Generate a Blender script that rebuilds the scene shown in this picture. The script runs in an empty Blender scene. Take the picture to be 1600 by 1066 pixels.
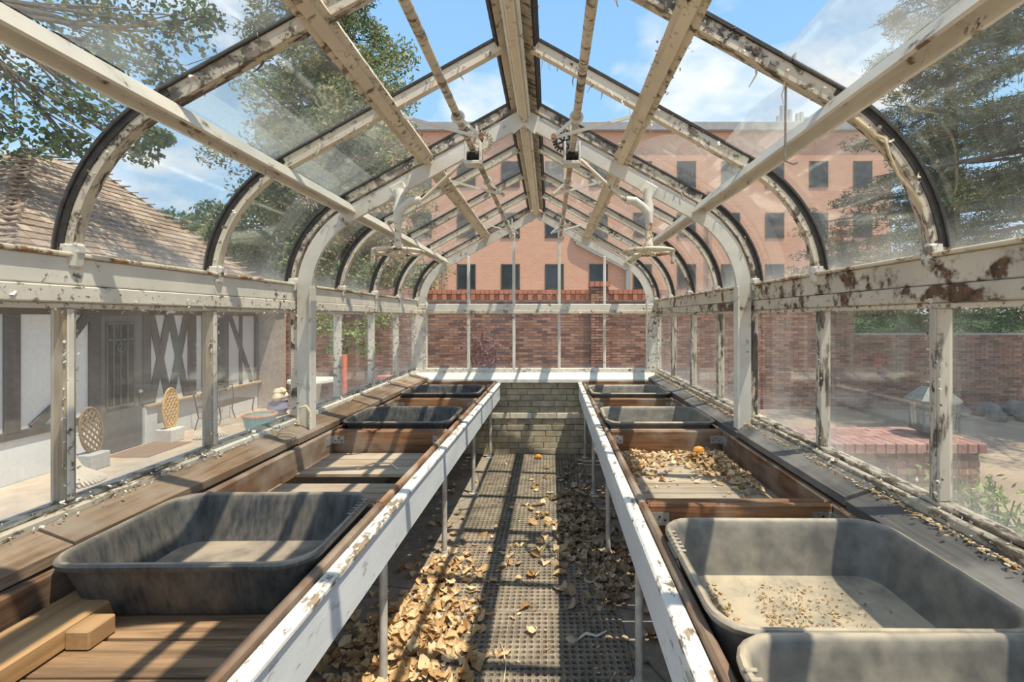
import bpy, math, random
import numpy as np
from mathutils import Vector, Matrix

# ------------------------------------------------------------------ camera, sky, sun, exposure
SC = bpy.context.scene
C = SC.collection
cam_d = bpy.data.cameras.new('camera'); cam = bpy.data.objects.new('camera', cam_d); C.objects.link(cam)
cam.location = (0, 0, 1.5); cam.rotation_euler = (math.pi/2, 0, 0)
cam_d.sensor_width = 36; cam_d.lens = 16.0
cam_d.shift_x = -59/1600; cam_d.shift_y = -36/1600
cam_d.clip_start = 0.02; cam_d.clip_end = 500
SC.camera = cam
SC.view_settings.view_transform = 'Standard'; SC.view_settings.look = 'None'
SC.view_settings.gamma = 1; SC.view_settings.use_curve_mapping = False
SC.view_settings.exposure = 0.2
SC.cycles.transparent_max_bounces = 24
SC.cycles.max_bounces = 6; SC.cycles.diffuse_bounces = 3; SC.cycles.glossy_bounces = 2; SC.cycles.transmission_bounces = 3

W = bpy.data.worlds.new('sky'); SC.world = W; W.use_nodes = True
nt = W.node_tree; nt.nodes.clear()
def N(t, typ, **kw):
    n = t.nodes.new(typ)
    for k, v in kw.items(): setattr(n, k, v)
    return n
def build_sky():
    L = nt.links.new
    tc = N(nt, 'ShaderNodeTexCoord'); sep = N(nt, 'ShaderNodeSeparateXYZ'); L(tc.outputs['Generated'], sep.inputs[0])
    ramp = N(nt, 'ShaderNodeValToRGB'); L(sep.outputs['Z'], ramp.inputs[0])
    e = ramp.color_ramp.elements
    e[0].position = 0.0; e[0].color = (.70, .80, .90, 1)
    e[1].position = .75; e[1].color = (.20, .44, .80, 1)
    m = e.new(.25); m.color = (.36, .61, .88, 1)
    # clouds on a flat layer: direction / (z + .12)
    add = N(nt, 'ShaderNodeMath', operation='ADD'); L(sep.outputs['Z'], add.inputs[0]); add.inputs[1].default_value = .18
    mx = N(nt, 'ShaderNodeMath', operation='MAXIMUM'); L(add.outputs[0], mx.inputs[0]); mx.inputs[1].default_value = .05
    dx = N(nt, 'ShaderNodeMath', operation='DIVIDE'); L(sep.outputs['X'], dx.inputs[0]); L(mx.outputs[0], dx.inputs[1])
    dy = N(nt, 'ShaderNodeMath', operation='DIVIDE'); L(sep.outputs['Y'], dy.inputs[0]); L(mx.outputs[0], dy.inputs[1])
    cmb = N(nt, 'ShaderNodeCombineXYZ'); L(dx.outputs[0], cmb.inputs[0]); L(dy.outputs[0], cmb.inputs[1]); cmb.inputs[2].default_value = 3.7
    nz = N(nt, 'ShaderNodeTexNoise'); L(cmb.outputs[0], nz.inputs['Vector'])
    nz.inputs['Scale'].default_value = 2.1; nz.inputs['Detail'].default_value = 7; nz.inputs['Roughness'].default_value = .52
    cr = N(nt, 'ShaderNodeValToRGB'); L(nz.outputs['Fac'], cr.inputs[0])
    cr.color_ramp.elements[0].position = .47; cr.color_ramp.elements[0].color = (0, 0, 0, 1)
    cr.color_ramp.elements[1].position = .66; cr.color_ramp.elements[1].color = (.92, .92, .92, 1)
    mix = N(nt, 'ShaderNodeMixRGB'); L(cr.outputs[0], mix.inputs[0]); L(ramp.outputs[0], mix.inputs[1]); mix.inputs[2].default_value = (.97, .955, .94, 1)
    bg = N(nt, 'ShaderNodeBackground'); L(mix.outputs[0], bg.inputs[0]); bg.inputs[1].default_value = 1.06
    out = N(nt, 'ShaderNodeOutputWorld'); L(bg.outputs[0], out.inputs[0])
build_sky()
sun_d = bpy.data.lights.new('sun', 'SUN'); sun = bpy.data.objects.new('sun', sun_d); C.objects.link(sun)
sun_d.energy = 5.2; sun_d.angle = math.radians(.53); sun_d.color = (1, .91, .74)
sun.rotation_euler = Vector((-.31, .22, -1)).to_track_quat('-Z', 'Y').to_euler()
sun.location = (4, -3, 12)

R = random.Random(11)
PI = math.pi
# ------------------------------------------------------------------ materials
MATS = {}
def newmat(name):
    m = bpy.data.materials.new(name); m.use_nodes = True
    t = m.node_tree; b = t.nodes['Principled BSDF']
    MATS[name] = m
    return m, t, b
def noise(t, vec, scale, detail=4, rough=.55, dim=None):
    n = N(t, 'ShaderNodeTexNoise'); n.inputs['Scale'].default_value = scale
    n.inputs['Detail'].default_value = detail; n.inputs['Roughness'].default_value = rough
    if vec is not None: t.links.new(vec, n.inputs['Vector'])
    return n.outputs['Fac']
def ramp(t, fac, stops):
    r = N(t, 'ShaderNodeValToRGB'); t.links.new(fac, r.inputs[0])
    e = r.color_ramp.elements
    while len(e) < len(stops): e.new(.5)
    for k, (p, c) in enumerate(stops):
        e[k].position = p; e[k].color = (c, c, c, 1) if isinstance(c, (int, float)) else (*c, 1)
    return r.outputs[0]
def mixc(t, fac, a, b, typ='MIX'):
    m = N(t, 'ShaderNodeMixRGB', blend_type=typ)
    for k, v in ((0, fac), (1, a), (2, b)):
        if isinstance(v, (int, float)): m.inputs[k].default_value = v if k == 0 else (v, v, v, 1)
        elif isinstance(v, tuple): m.inputs[k].default_value = (*v, 1)
        else: t.links.new(v, m.inputs[k])
    return m.outputs[0]
def math_(t, op, a, b=0.0, clamp=False):
    m = N(t, 'ShaderNodeMath', operation=op, use_clamp=clamp)
    for k, v in ((0, a), (1, b)):
        if isinstance(v, (int, float)): m.inputs[k].default_value = v
        else: t.links.new(v, m.inputs[k])
    return m.outputs[0]
def coords(t, scale=(1, 1, 1), kind='Object'):
    tc = N(t, 'ShaderNodeTexCoord'); mp = N(t, 'ShaderNodeMapping')
    mp.inputs['Scale'].default_value = scale; t.links.new(tc.outputs[kind], mp.inputs[0])
    # every object takes its own piece of the pattern
    oi = N(t, 'ShaderNodeObjectInfo'); mul = math_(t, 'MULTIPLY', oi.outputs['Random'], 37.0)
    va = N(t, 'ShaderNodeVectorMath', operation='ADD'); t.links.new(mp.outputs[0], va.inputs[0])
    t.links.new(mul, va.inputs[1])
    return va.outputs[0]
def rand(t):
    oi = N(t, 'ShaderNodeObjectInfo'); g = N(t, 'ShaderNodeNewGeometry')
    return math_(t, 'FRACT', math_(t, 'ADD', oi.outputs['Random'], math_(t, 'MULTIPLY', g.outputs['Random Per Island'], 1.0)))
def bump(t, b, h, strength=.3, dist=.01):
    n = N(t, 'ShaderNodeBump'); n.inputs['Strength'].default_value = strength; n.inputs['Distance'].default_value = dist
    t.links.new(h, n.inputs['Height']); t.links.new(n.outputs[0], b.inputs['Normal'])
def col(t, b, c): t.links.new(c, b.inputs['Base Color'])

def peel(name, paint, under, dark, amount, stretch=(1, 1, 1), scale=16, rough=.6):
    """old paint flaking off what lies beneath; amount = share of bare surface"""
    m, t, b = newmat(name)
    v = coords(t, stretch)
    f1 = noise(t, v, scale, 6, .62); f2 = noise(t, v, scale*3.1, 4, .6); f3 = noise(t, v, 3.0, 3)
    s = math_(t, 'ADD', math_(t, 'MULTIPLY', f1, .55), math_(t, 'ADD', math_(t, 'MULTIPLY', f2, .2), math_(t, 'MULTIPLY', f3, .25)))
    th = .5 + (.5-amount)*.22
    mask = ramp(t, s, [(max(0, th-.012), 0.0), (th+.012, 1.0)])
    edge = ramp(t, s, [(max(0, th-.045), 0.0), (th-.005, 1.0), (th+.03, .0)])
    tint = noise(t, v, 5, 3)
    p = mixc(t, ramp(t, tint, [(.35, 0.0), (.7, 1.0)]), paint, tuple(c*.80 for c in paint))
    p = mixc(t, math_(t, 'MULTIPLY', edge, .45), p, dark)
    u = mixc(t, ramp(t, noise(t, v, 40, 3), [(.35, 0.0), (.65, 1.0)]), under, dark)
    col(t, b, mixc(t, mask, p, u)); b.inputs['Roughness'].default_value = rough
    bump(t, b, math_(t, 'SUBTRACT', math_(t, 'MULTIPLY', f2, .3), mask), .45, .004)
    return m
def wood(name, c1, c2, c3, axis='y', scale=9, rough=.75, grey=0.0, gcol=(.33, .30, .27)):
    """grain runs along the axis"""
    m, t, b = newmat(name)
    st = {'x': (.06, 1, 1), 'y': (1, .06, 1), 'z': (1, 1, .06)}[axis]
    v = coords(t, st)
    g = noise(t, v, scale*4, 6, .65); big = noise(t, v, scale, 3, .5)
    c = mixc(t, ramp(t, g, [(.40, 0.0), (.60, 1.0)]), c1, c2)
    c = mixc(t, ramp(t, noise(t, v, scale*1.7, 2), [(.50, 0.0), (.53, .55), (.56, 0.0)]), c, tuple(x*.45 for x in c1))
    c = mixc(t, ramp(t, big, [(.42, 0.0), (.72, .75)]), c, c3)
    if grey:
        v2 = coords(t, (1, 1, 1)); gm = noise(t, v2, 4, 4)
        c = mixc(t, math_(t, 'MULTIPLY', ramp(t, gm, [(.5-grey*.3, 0.0), (.72-grey*.3, 1.0)]), .8), c, gcol)
    hs = N(t, 'ShaderNodeHueSaturation'); t.links.new(c, hs.inputs['Color'])
    t.links.new(math_(t, 'ADD', math_(t, 'MULTIPLY', rand(t), .4), .8), hs.inputs['Value'])
    col(t, b, hs.outputs[0]); b.inputs['Roughness'].default_value = rough
    bump(t, b, g, .35, .003)
    return m
def plain(name, c, rough=.6, var=.15, scale=20, metal=0.0, bmp=.15):
    m, t, b = newmat(name)
    v = coords(t); f = noise(t, v, scale, 5)
    col(t, b, mixc(t, ramp(t, f, [(.3, 0.0), (.7, 1.0)]), tuple(x*(1-var) for x in c), tuple(min(1, x*(1+var)) for x in c)))
    b.inputs['Roughness'].default_value = rough; b.inputs['Metallic'].default_value = metal
    if bmp: bump(t, b, f, bmp, .004)
    return m
def islands(name, stops, rough=.75, trans=0.0, bmp=0.0, scale=30):
    """each loose piece has its own colour"""
    m, t, b = newmat(name)
    c = ramp(t, rand(t), stops)
    f = noise(t, coords(t), scale, 4)
    c = mixc(t, .45, c, mixc(t, ramp(t, f, [(.3, 0.0), (.7, 1.0)]), (.2, .2, .2), (.85, .85, .85)), 'OVERLAY')
    col(t, b, c); b.inputs['Roughness'].default_value = rough
    if bmp: bump(t, b, f, bmp, .004)
    if trans:
        out = t.nodes['Material Output']; tr = N(t, 'ShaderNodeBsdfTranslucent'); t.links.new(c, tr.inputs[0])
        ms = N(t, 'ShaderNodeMixShader'); ms.inputs[0].default_value = trans
        t.links.new(b.outputs[0], ms.inputs[1]); t.links.new(tr.outputs[0], ms.inputs[2]); t.links.new(ms.outputs[0], out.inputs[0])
    return m
def glass(name, lo, hi, scale=3.0, bottom=None, tint=(.97, .985, .98), dustc=(.78, .77, .75)):
    """old window glass with a film of dust; bottom = (z0, z1) where dust gathers along the lower edge"""
    m = bpy.data.materials.new(name); m.use_nodes = True; MATS[name] = m
    t = m.node_tree; t.nodes.clear(); L = t.links.new
    v = coords(t, (1, 1, .6))
    f = noise(t, v, scale, 3, .6); f2 = noise(t, coords(t, (6, 6, .7)), 9, 1)
    d = ramp(t, math_(t, 'ADD', math_(t, 'MULTIPLY', f, .7), math_(t, 'MULTIPLY', f2, .3)), [(.36, lo), (.68, hi)])
    if bottom:
        tc = N(t, 'ShaderNodeTexCoord'); sp = N(t, 'ShaderNodeSeparateXYZ'); L(tc.outputs['Object'], sp.inputs[0])
        mr = N(t, 'ShaderNodeMapRange'); L(sp.outputs['Z'], mr.inputs[0])
        mr.inputs[1].default_value = bottom[1]; mr.inputs[2].default_value = bottom[0]; mr.inputs[3].default_value = 0; mr.inputs[4].default_value = 1
        pw = math_(t, 'POWER', mr.outputs[0], 1.8)
        d = math_(t, 'ADD', d, math_(t, 'MULTIPLY', pw, math_(t, 'MULTIPLY', f, .42)), True)
    tr = N(t, 'ShaderNodeBsdfTransparent'); tr.inputs[0].default_value = (*tint, 1)
    gl = N(t, 'ShaderNodeBsdfGlossy'); gl.inputs['Roughness'].default_value = .05; gl.inputs[0].default_value = (1, 1, 1, 1)
    lw = N(t, 'ShaderNodeFresnel'); lw.inputs[0].default_value = 1.35
    m1 = N(t, 'ShaderNodeMixShader'); L(math_(t, 'MULTIPLY', lw.outputs[0], .22), m1.inputs[0]); L(tr.outputs[0], m1.inputs[1]); L(gl.outputs[0], m1.inputs[2])
    di = N(t, 'ShaderNodeBsdfDiffuse'); di.inputs[0].default_value = (*dustc, 1)
    tl = N(t, 'ShaderNodeBsdfTranslucent'); tl.inputs[0].default_value = (*dustc, 1)
    m2 = N(t, 'ShaderNodeMixShader'); m2.inputs[0].default_value = .5; L(di.outputs[0], m2.inputs[1]); L(tl.outputs[0], m2.inputs[2])
    m3 = N(t, 'ShaderNodeMixShader'); L(d, m3.inputs[0]); L(m1.outputs[0], m3.inputs[1]); L(m2.outputs[0], m3.inputs[2])
    o = N(t, 'ShaderNodeOutputMaterial'); L(m3.outputs[0], o.inputs[0])
    return m

CREAM = (.73, .635, .49); DARK = (.045, .038, .03); BARE = (.30, .22, .14)
peel('paint_bar', CREAM, BARE, DARK, .12, stretch=(.5, .6, .5), scale=36)
peel('paint_bar_worn', (.63, .545, .42), (.24, .19, .135), DARK, .33, stretch=(.4, 1.4, .4), scale=34)
peel('paint_white', (.80, .755, .66), (.33, .25, .17), (.07, .055, .04), -.02, scale=24)
peel('paint_white_worn', (.80, .74, .63), (.36, .27, .17), (.08, .06, .045), .17, scale=34)
peel('paint_eave_worn', (.70, .62, .50), (.20, .10, .055), (.06, .035, .02), .29, scale=9)
peel('paint_sill', (.74, .70, .62), (.34, .27, .19), (.09, .07, .05), .27, scale=34)
peel('paint_steel', (.69, .645, .555), (.40, .26, .14), (.16, .09, .045), .0, scale=10, rough=.45)
peel('paint_rust', (.75, .66, .50), (.42, .20, .07), (.16, .08, .035), .36, scale=18, rough=.55)
peel('paint_apron', (.74, .755, .76), (.55, .54, .50), (.22, .20, .17), .05, stretch=(1, .35, 1), scale=26)
peel('paint_ledge', (.86, .83, .75), (.36, .27, .17), (.15, .11, .08), .26, stretch=(1, .5, 1), scale=30)
plain('putty_black', (.035, .03, .026), .8, .5, 40)
wood('mullion_wood', (.30, .23, .15), (.47, .38, .27), (.23, .18, .12), 'z', 12, grey=.35, gcol=(.42, .38, .32))
peel('mullion_pale', (.64, .565, .45), (.27, .21, .145), (.07, .055, .04), .30, stretch=(1, 1, .22), scale=24)
wood('plank_brown', (.145, .085, .047), (.34, .22, .13), (.12, .072, .042), 'y', 9, grey=.3, gcol=(.34, .275, .21))
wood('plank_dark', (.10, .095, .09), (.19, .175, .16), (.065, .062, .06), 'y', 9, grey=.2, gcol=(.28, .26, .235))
wood('box_y', (.105, .047, .024), (.27, .145, .075), (.14, .08, .048), 'y', 8, grey=.25, gcol=(.36, .29, .22))
wood('box_x', (.14, .056, .024), (.35, .165, .066), (.10, .048, .024), 'x', 8, grey=.12, gcol=(.36, .28, .20))
wood('slat_dark', (.20, .12, .062), (.38, .24, .13), (.15, .09, .05), 'x', 8)
wood('slat_x', (.27, .195, .125), (.48, .37, .255), (.24, .17, .11), 'x', 8, grey=.4, gcol=(.42, .355, .275))
wood('timber_y', (.32, .18, .075), (.50, .31, .14), (.27, .17, .09), 'y', 5)
peel('sill_wood', (.62, .54, .42), (.30, .23, .155), (.06, .046, .034), .40, stretch=(1, .45, 1), scale=30)
peel('paint_jamb', (.66, .58, .45), (.07, .055, .04), (.03, .025, .02), .46, stretch=(1, 1, .3), scale=12)
plain('galvanised', (.50, .49, .46), .45, .25, 60, .6)
plain('pipe_leg', (.60, .57, .51), .5, .28, 14, .2)
plain('iron_black', (.022, .02, .018), .6, .4, 50, .3)
plain('wire_steel', (.42, .36, .28), .5, .3, 80, .4)
plain('rope_tan', (.72, .58, .36), .8, .2, 60)
def tubmat(name, base, film, dust, cover, st_=(1, 1, .08), sc_=60):
    """dull plastic: a patchy film on the walls, dust lying on what faces up"""
    m, t, b = newmat(name)
    v = coords(t); g = N(t, 'ShaderNodeNewGeometry'); sp = N(t, 'ShaderNodeSeparateXYZ'); t.links.new(g.outputs['Normal'], sp.inputs[0])
    f = noise(t, v, 7, 7, .62); st = noise(t, coords(t, st_), sc_, 4)
    k = ramp(t, math_(t, 'ADD', math_(t, 'MULTIPLY', f, .5), math_(t, 'MULTIPLY', st, .5)), [(.52-cover, 0.0), (.92-cover, 1.0)])
    c = mixc(t, k, base, film)
    up = ramp(t, sp.outputs['Z'], [(.55, 0.0), (.95, 1.0)])
    f2 = noise(t, v, 11, 6)
    c = mixc(t, math_(t, 'MULTIPLY', up, ramp(t, f2, [(.30, .25), (.60, 1.0)])), c, dust)
    col(t, b, c); b.inputs['Roughness'].default_value = .5
    bump(t, b, f, .12, .004)
tubmat('tub_dark', (.030, .034, .038), (.19, .17, .14), (.34, .28, .21), .14)
tubmat('tub_grey', (.125, .115, .10), (.33, .295, .235), (.50, .41, .29), .14, (1, 1, 1), 22)
def leafmat():
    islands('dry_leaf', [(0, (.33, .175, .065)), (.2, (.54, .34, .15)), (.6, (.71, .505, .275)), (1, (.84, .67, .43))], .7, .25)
    islands('dry_leaf_shaded', [(0, (.26, .17, .095)), (.5, (.46, .335, .21)), (1, (.64, .49, .33))], .75, .2)  # same leaves, darker: shade under the bench put into the colour
leafmat()
plain('orange_pod', (.82, .33, .05), .6, .3, 25)
def matmat():
    m, t, b = newmat('rubber_mat')
    v = coords(t); f = noise(t, v, 9, 6); f2 = noise(t, v, 120, 2)
    c = mixc(t, ramp(t, f, [(.35, 0.0), (.68, 1.0)]), (.13, .108, .082), (.32, .262, .195))
    c = mixc(t, ramp(t, f2, [(.45, 0.0), (.75, .5)]), c, (.52, .45, .35))
    col(t, b, c); b.inputs['Roughness'].default_value = .85
matmat()
def concrete():
    m, t, b = newmat('concrete_floor')
    v = coords(t); f = noise(t, v, 3.5, 7, .6); f2 = noise(t, v, 28, 5)
    c = mixc(t, ramp(t, f, [(.3, 0.0), (.7, 1.0)]), (.21, .175, .14), (.37, .31, .245))
    c = mixc(t, ramp(t, f2, [(.52, 0.0), (.75, .6)]), c, (.50, .43, .34))
    vo = N(t, 'ShaderNodeTexVoronoi', feature='DISTANCE_TO_EDGE'); vo.inputs['Scale'].default_value = 1.3; t.links.new(v, vo.inputs['Vector'])
    c = mixc(t, ramp(t, vo.outputs[0], [(0, .8), (.012, 0.0)]), c, (.07, .06, .05))
    col(t, b, c); b.inputs['Roughness'].default_value = .9; bump(t, b, f2, .3, .006)
concrete()
islands('block_paint', [(0, (.40, .34, .24)), (.5, (.49, .415, .29)), (1, (.57, .48, .34))], .8, 0, .5, 14)
islands('block_rough', [(0, (.62, .54, .42)), (1, (.84, .76, .62))], .9, 0, .9, 26)
plain('mortar', (.36, .33, .28), .95, .2, 30, 0, .4)
plain('stone_chalk', (.78, .73, .62), .9, .15, 12, 0, .3)
glass('glass_roof', .011, .07)
glass('glass_curved', .007, .06, 2.4, (1.69, 1.86))
glass('glass_side', .018, .075, 2.6, (.92, 1.15))
glass('glass_end', .006, .035, 2.2, (.9, 1.05))
glass('glass_hazy', .04, .17, 2.0)
# outdoors
islands('garden_brick', [(0, (.115, .062, .05)), (.3, (.215, .105, .075)), (.65, (.30, .15, .10)), (.9, (.38, .21, .145)), (1, (.17, .12, .11))], .9, 0, .4, 40)
islands('cap_brick', [(0, (.36, .12, .065)), (.6, (.50, .19, .105)), (1, (.40, .16, .10))], .9, 0, .3, 40)
plain('garden_mortar', (.44, .37, .32), .95, .2, 12)
islands('pink_brick', [(0, (.30, .15, .12)), (.5, (.38, .205, .165)), (1, (.46, .27, .22))], .9, 0, .3, 40)
def bigbrick():
    m, t, b = newmat('peach_brick')
    v = coords(t); sw = N(t, 'ShaderNodeSeparateXYZ'); t.links.new(v, sw.inputs[0])
    cx = N(t, 'ShaderNodeCombineXYZ'); t.links.new(sw.outputs['X'], cx.inputs[0]); t.links.new(sw.outputs['Z'], cx.inputs[1])
    br = N(t, 'ShaderNodeTexBrick'); t.links.new(cx.outputs[0], br.inputs['Vector'])
    br.inputs['Color1'].default_value = (.70, .375, .25, 1); br.inputs['Color2'].default_value = (.63, .33, .215, 1); br.inputs['Mortar'].default_value = (.68, .47, .36, 1)
    br.inputs['Scale'].default_value = 1; br.inputs['Mortar Size'].default_value = .012; br.inputs['Brick Width'].default_value = .42; br.inputs['Row Height'].default_value = .16
    f = noise(t, v, .35, 4)
    col(t, b, mixc(t, ramp(t, f, [(.35, 0.0), (.7, .4)]), br.outputs[0], (.66, .39, .29))); b.inputs['Roughness'].default_value = .9
bigbrick()
plain('roof_trim_grey', (.33, .32, .31), .7, .1, 3)
plain('wall_trim_brown', (.40, .25, .19), .8, .1, 3)
plain('window_dark', (.028, .038, .045), .12, .3, 1.5, 0, 0)
plain('window_frame_dark', (.07, .065, .06), .6)
plain('stucco', (.70, .71, .71), .9, .06, 30)
plain('half_timber', (.115, .10, .088), .8, .2, 16)
plain('door_paint', (.16, .15, .135), .6, .12, 12)
plain('door_glass', (.07, .065, .05), .1, .5, 6, 0, 0)
wood('ledge_wood', (.50, .37, .23), (.62, .48, .32), (.42, .31, .20), 'y', 6)
islands('shingle', [(0, (.21, .145, .10)), (.5, (.33, .235, .165)), (1, (.46, .345, .25))], .9, 0, .5, 25)
plain('roof_deck', (.13, .10, .08), .95)
def groundmat():
    m, t, b = newmat('dirt')
    v = coords(t); f = noise(t, v, .7, 6, .6); f2 = noise(t, v, 14, 6)
    c = mixc(t, ramp(t, f, [(.35, 0.0), (.65, 1.0)]), (.30, .22, .15), (.45, .345, .245))
    c = mixc(t, ramp(t, f2, [(.45, 0.0), (.8, .6)]), c, (.26, .19, .13))
    col(t, b, c); b.inputs['Roughness'].default_value = 1; bump(t, b, f2, .5, .03)
groundmat()
plain('patio_stone', (.56, .44, .32), .9, .18, 5)
plain('bark', (.11, .082, .06), .95, .35, 14, 0, .5)
islands('oak_leaf', [(0, (.03, .065, .02)), (.6, (.085, .16, .045)), (.92, (.17, .25, .07)), (1, (.36, .29, .08))], .5, .25)
islands('juniper_leaf', [(0, (.07, .11, .045)), (.5, (.18, .24, .095)), (.8, (.30, .33, .14)), (1, (.50, .38, .22))], .7, .2)
islands('pine_needle', [(0, (.03, .055, .035)), (.55, (.085, .135, .065)), (.82, (.20, .22, .095)), (1, (.36, .28, .13))], .7, .2)
islands('bush_leaf', [(0, (.17, .24, .07)), (.6, (.32, .40, .13)), (1, (.50, .52, .24))], .6, .3)
islands('hedge_leaf', [(0, (.03, .07, .02)), (.6, (.08, .15, .045)), (1, (.16, .23, .07))], .6, .25)
islands('purple_leaf', [(0, (.10, .045, .055)), (1, (.26, .12, .13))], .6, .2)
plain('ivy_ground', (.06, .11, .04), .9, .4, 8)
plain('lantern_metal', (.13, .145, .135), .5, .25, 20, .2)
plain('wicker_gold', (.62, .40, .16), .75, .25, 50)
plain('wicker_shaded', (.24, .17, .10), .8, .25, 50)  # darker copy of the golden wicker, shade mixed into its colour
plain('pot_grey', (.43, .43, .41), .85, .12, 20)
plain('pot_light', (.68, .66, .61), .85, .12, 20)
plain('husk', (.60, .52, .41), .85, .12, 30)
plain('mat_brown', (.30, .185, .115), .95, .2, 60)
plain('wire_brown', (.20, .155, .125), .7, .2, 60, .3)
plain('turquoise_glaze', (.19, .42, .40), .3, .15, 10)
plain('terracotta', (.52, .27, .17), .8, .15, 12)
plain('gourd', (.78, .66, .48), .6, .12, 14)
plain('violet_glaze', (.30, .28, .40), .35, .1, 10)
plain('stake_red', (.72, .20, .10), .6, .1)
plain('stone_grey', (.23, .205, .18), .95, .3, 5, 0, .6)
plain('knob_metal', (.70, .68, .62), .3, .1, 20, .8)
# ------------------------------------------------------------------ mesh helpers
def tag(o, label=None, cat=None, group=None, kind=None):
    if label: o['label'] = label
    if cat: o['category'] = cat
    if group: o['group'] = group
    if kind: o['kind'] = kind
    return o
def empty(name, loc, label=None, cat=None, group=None, kind=None, parent=None):
    o = bpy.data.objects.new(name, None); C.objects.link(o); o.location = loc; o.empty_display_size = .1
    if parent: o.parent = parent; o.location = Vector(loc)-wloc(parent)
    return tag(o, label, cat, group, kind)
def wloc(o):
    p = Vector((0, 0, 0))
    while o is not None: p += o.location; o = o.parent
    return p
class MB:
    """collects shapes in world coordinates; build() links them as one mesh object"""
    def __init__(s, xf=None): s.v = []; s.f = []; s.xf = xf
    def add(s, verts, faces):
        n = len(s.v)
        s.v.extend([tuple(s.xf(*p)) for p in verts] if s.xf else [tuple(p) for p in verts])
        s.f.extend([tuple(i+n for i in f) for f in faces]); return s
    def box(s, lo, hi, ch=0.0):
        c = [(lo[k]+hi[k])/2 for k in range(3)]; h = [(hi[k]-lo[k])/2 for k in range(3)]
        return s.obox(c, h, Matrix.Identity(3), ch)
    def obox(s, c, h, M, ch=0.0):
        """box of half sizes h, turned by M, edges chamfered by ch"""
        c = Vector(c)
        if ch <= 0:
            vs = [c + M @ Vector((x*h[0], y*h[1], z*h[2])) for z in (-1, 1) for y in (-1, 1) for x in (-1, 1)]
            return s.add(vs, [(0, 2, 3, 1), (4, 5, 7, 6), (0, 1, 5, 4), (2, 6, 7, 3), (0, 4, 6, 2), (1, 3, 7, 5)])
        ch = min(ch, min(h)*.9)
        idx = {}; vs = []
        for sx in (-1, 1):
            for sy in (-1, 1):
                for sz in (-1, 1):
                    for a in range(3):
                        p = [sx*(h[0]-ch), sy*(h[1]-ch), sz*(h[2]-ch)]
                        p[a] = (sx, sy, sz)[a]*h[a]
                        idx[(sx, sy, sz, a)] = len(vs); vs.append(c + M @ Vector(p))
        fs = []
        S = (-1, 1)
        for g in S:
            fs.append([idx[(g, y, z, 0)] for y, z in ((-1, -1), (1, -1), (1, 1), (-1, 1))])
            fs.append([idx[(x, g, z, 1)] for x, z in ((-1, -1), (1, -1), (1, 1), (-1, 1))])
            fs.append([idx[(x, y, g, 2)] for x, y in ((-1, -1), (1, -1), (1, 1), (-1, 1))])
        for a in S:
            for b in S:
                fs.append([idx[(a, b, -1, 0)], idx[(a, b, 1, 0)], idx[(a, b, 1, 1)], idx[(a, b, -1, 1)]])
                fs.append([idx[(a, -1, b, 0)], idx[(a, 1, b, 0)], idx[(a, 1, b, 2)], idx[(a, -1, b, 2)]])
                fs.append([idx[(-1, a, b, 1)], idx[(1, a, b, 1)], idx[(1, a, b, 2)], idx[(-1, a, b, 2)]])
                for z in S: fs.append([idx[(a, b, z, k)] for k in range(3)])
        return s.add(vs, fs)
    def bar(s, p0, p1, w, h, up=(0, 0, 1), ch=0.0):
        """rectangular bar from p0 to p1, w across, h along up"""
        p0, p1 = Vector(p0), Vector(p1); d = p1-p0; L = d.length; y = d/L
        x = y.cross(Vector(up)); x.normalize(); z = x.cross(y)
        M = Matrix((x, y, z)).transposed()
        return s.obox((p0+p1)/2, (w/2, L/2, h/2), M, ch)
    def tube(s, pts, r, n=8, cap=True):
        pts = [Vector(p) for p in pts]; m = len(pts); rs = r if isinstance(r, (list, tuple)) else [r]*m
        vs = []; fs = []; pu = None
        for k, p in enumerate(pts):
            t = (pts[min(k+1, m-1)]-pts[max(k-1, 0)])
            if t.length < 1e-9: t = Vector((0, 0, 1))
            t.normalize()
            if pu is None: pu = t.orthogonal()
            u = pu - t*pu.dot(t)
            if u.length < 1e-6: u = t.orthogonal()
            u.normalize(); pu = u; w = t.cross(u)
            for j in range(n):
                a = 2*PI*j/n; vs.append(p+(u*math.cos(a)+w*math.sin(a))*rs[k])
        for k in range(m-1):
            for j in range(n): fs.append((k*n+j, k*n+(j+1) % n, (k+1)*n+(j+1) % n, (k+1)*n+j))
        if cap: fs.append(tuple(range(n-1, -1, -1))); fs.append(tuple((m-1)*n+j for j in range(n)))
        return s.add(vs, fs)
    def ring(s, c, rad, r, axis='z', n=28, m=8, sx=1.0, sy=1.0):
        vs = []; fs = []
        for i in range(n):
            a = 2*PI*i/n
            for j in range(m):
                b = 2*PI*j/m; q = rad+r*math.cos(b); p = (q*math.cos(a)*sx, q*math.sin(a)*sy, r*math.sin(b))
                if axis == 'y': p = (p[0], p[2], p[1])
                if axis == 'x': p = (p[2], p[0], p[1])
                vs.append((c[0]+p[0], c[1]+p[1], c[2]+p[2]))
        for i in range(n):
            for j in range(m): fs.append((i*m+j, ((i+1) % n)*m+j, ((i+1) % n)*m+(j+1) % m, i*m+(j+1) % m))
        return s.add(vs, fs)
    def lathe(s, c, prof, n=20, sx=1.0, sy=1.0):
        """prof: (radius, z) from bottom to top"""
        vs = []; fs = []
        for (r, z) in prof:
            for i in range(n):
                a = 2*PI*i/n; vs.append((c[0]+r*math.cos(a)*sx, c[1]+r*math.sin(a)*sy, c[2]+z))
        for k in range(len(prof)-1):
            for i in range(n): fs.append((k*n+i, k*n+(i+1) % n, (k+1)*n+(i+1) % n, (k+1)*n+i))
        fs.append(tuple(range(n-1, -1, -1))); fs.append(tuple((len(prof)-1)*n+i for i in range(n)))
        return s.add(vs, fs)
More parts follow.
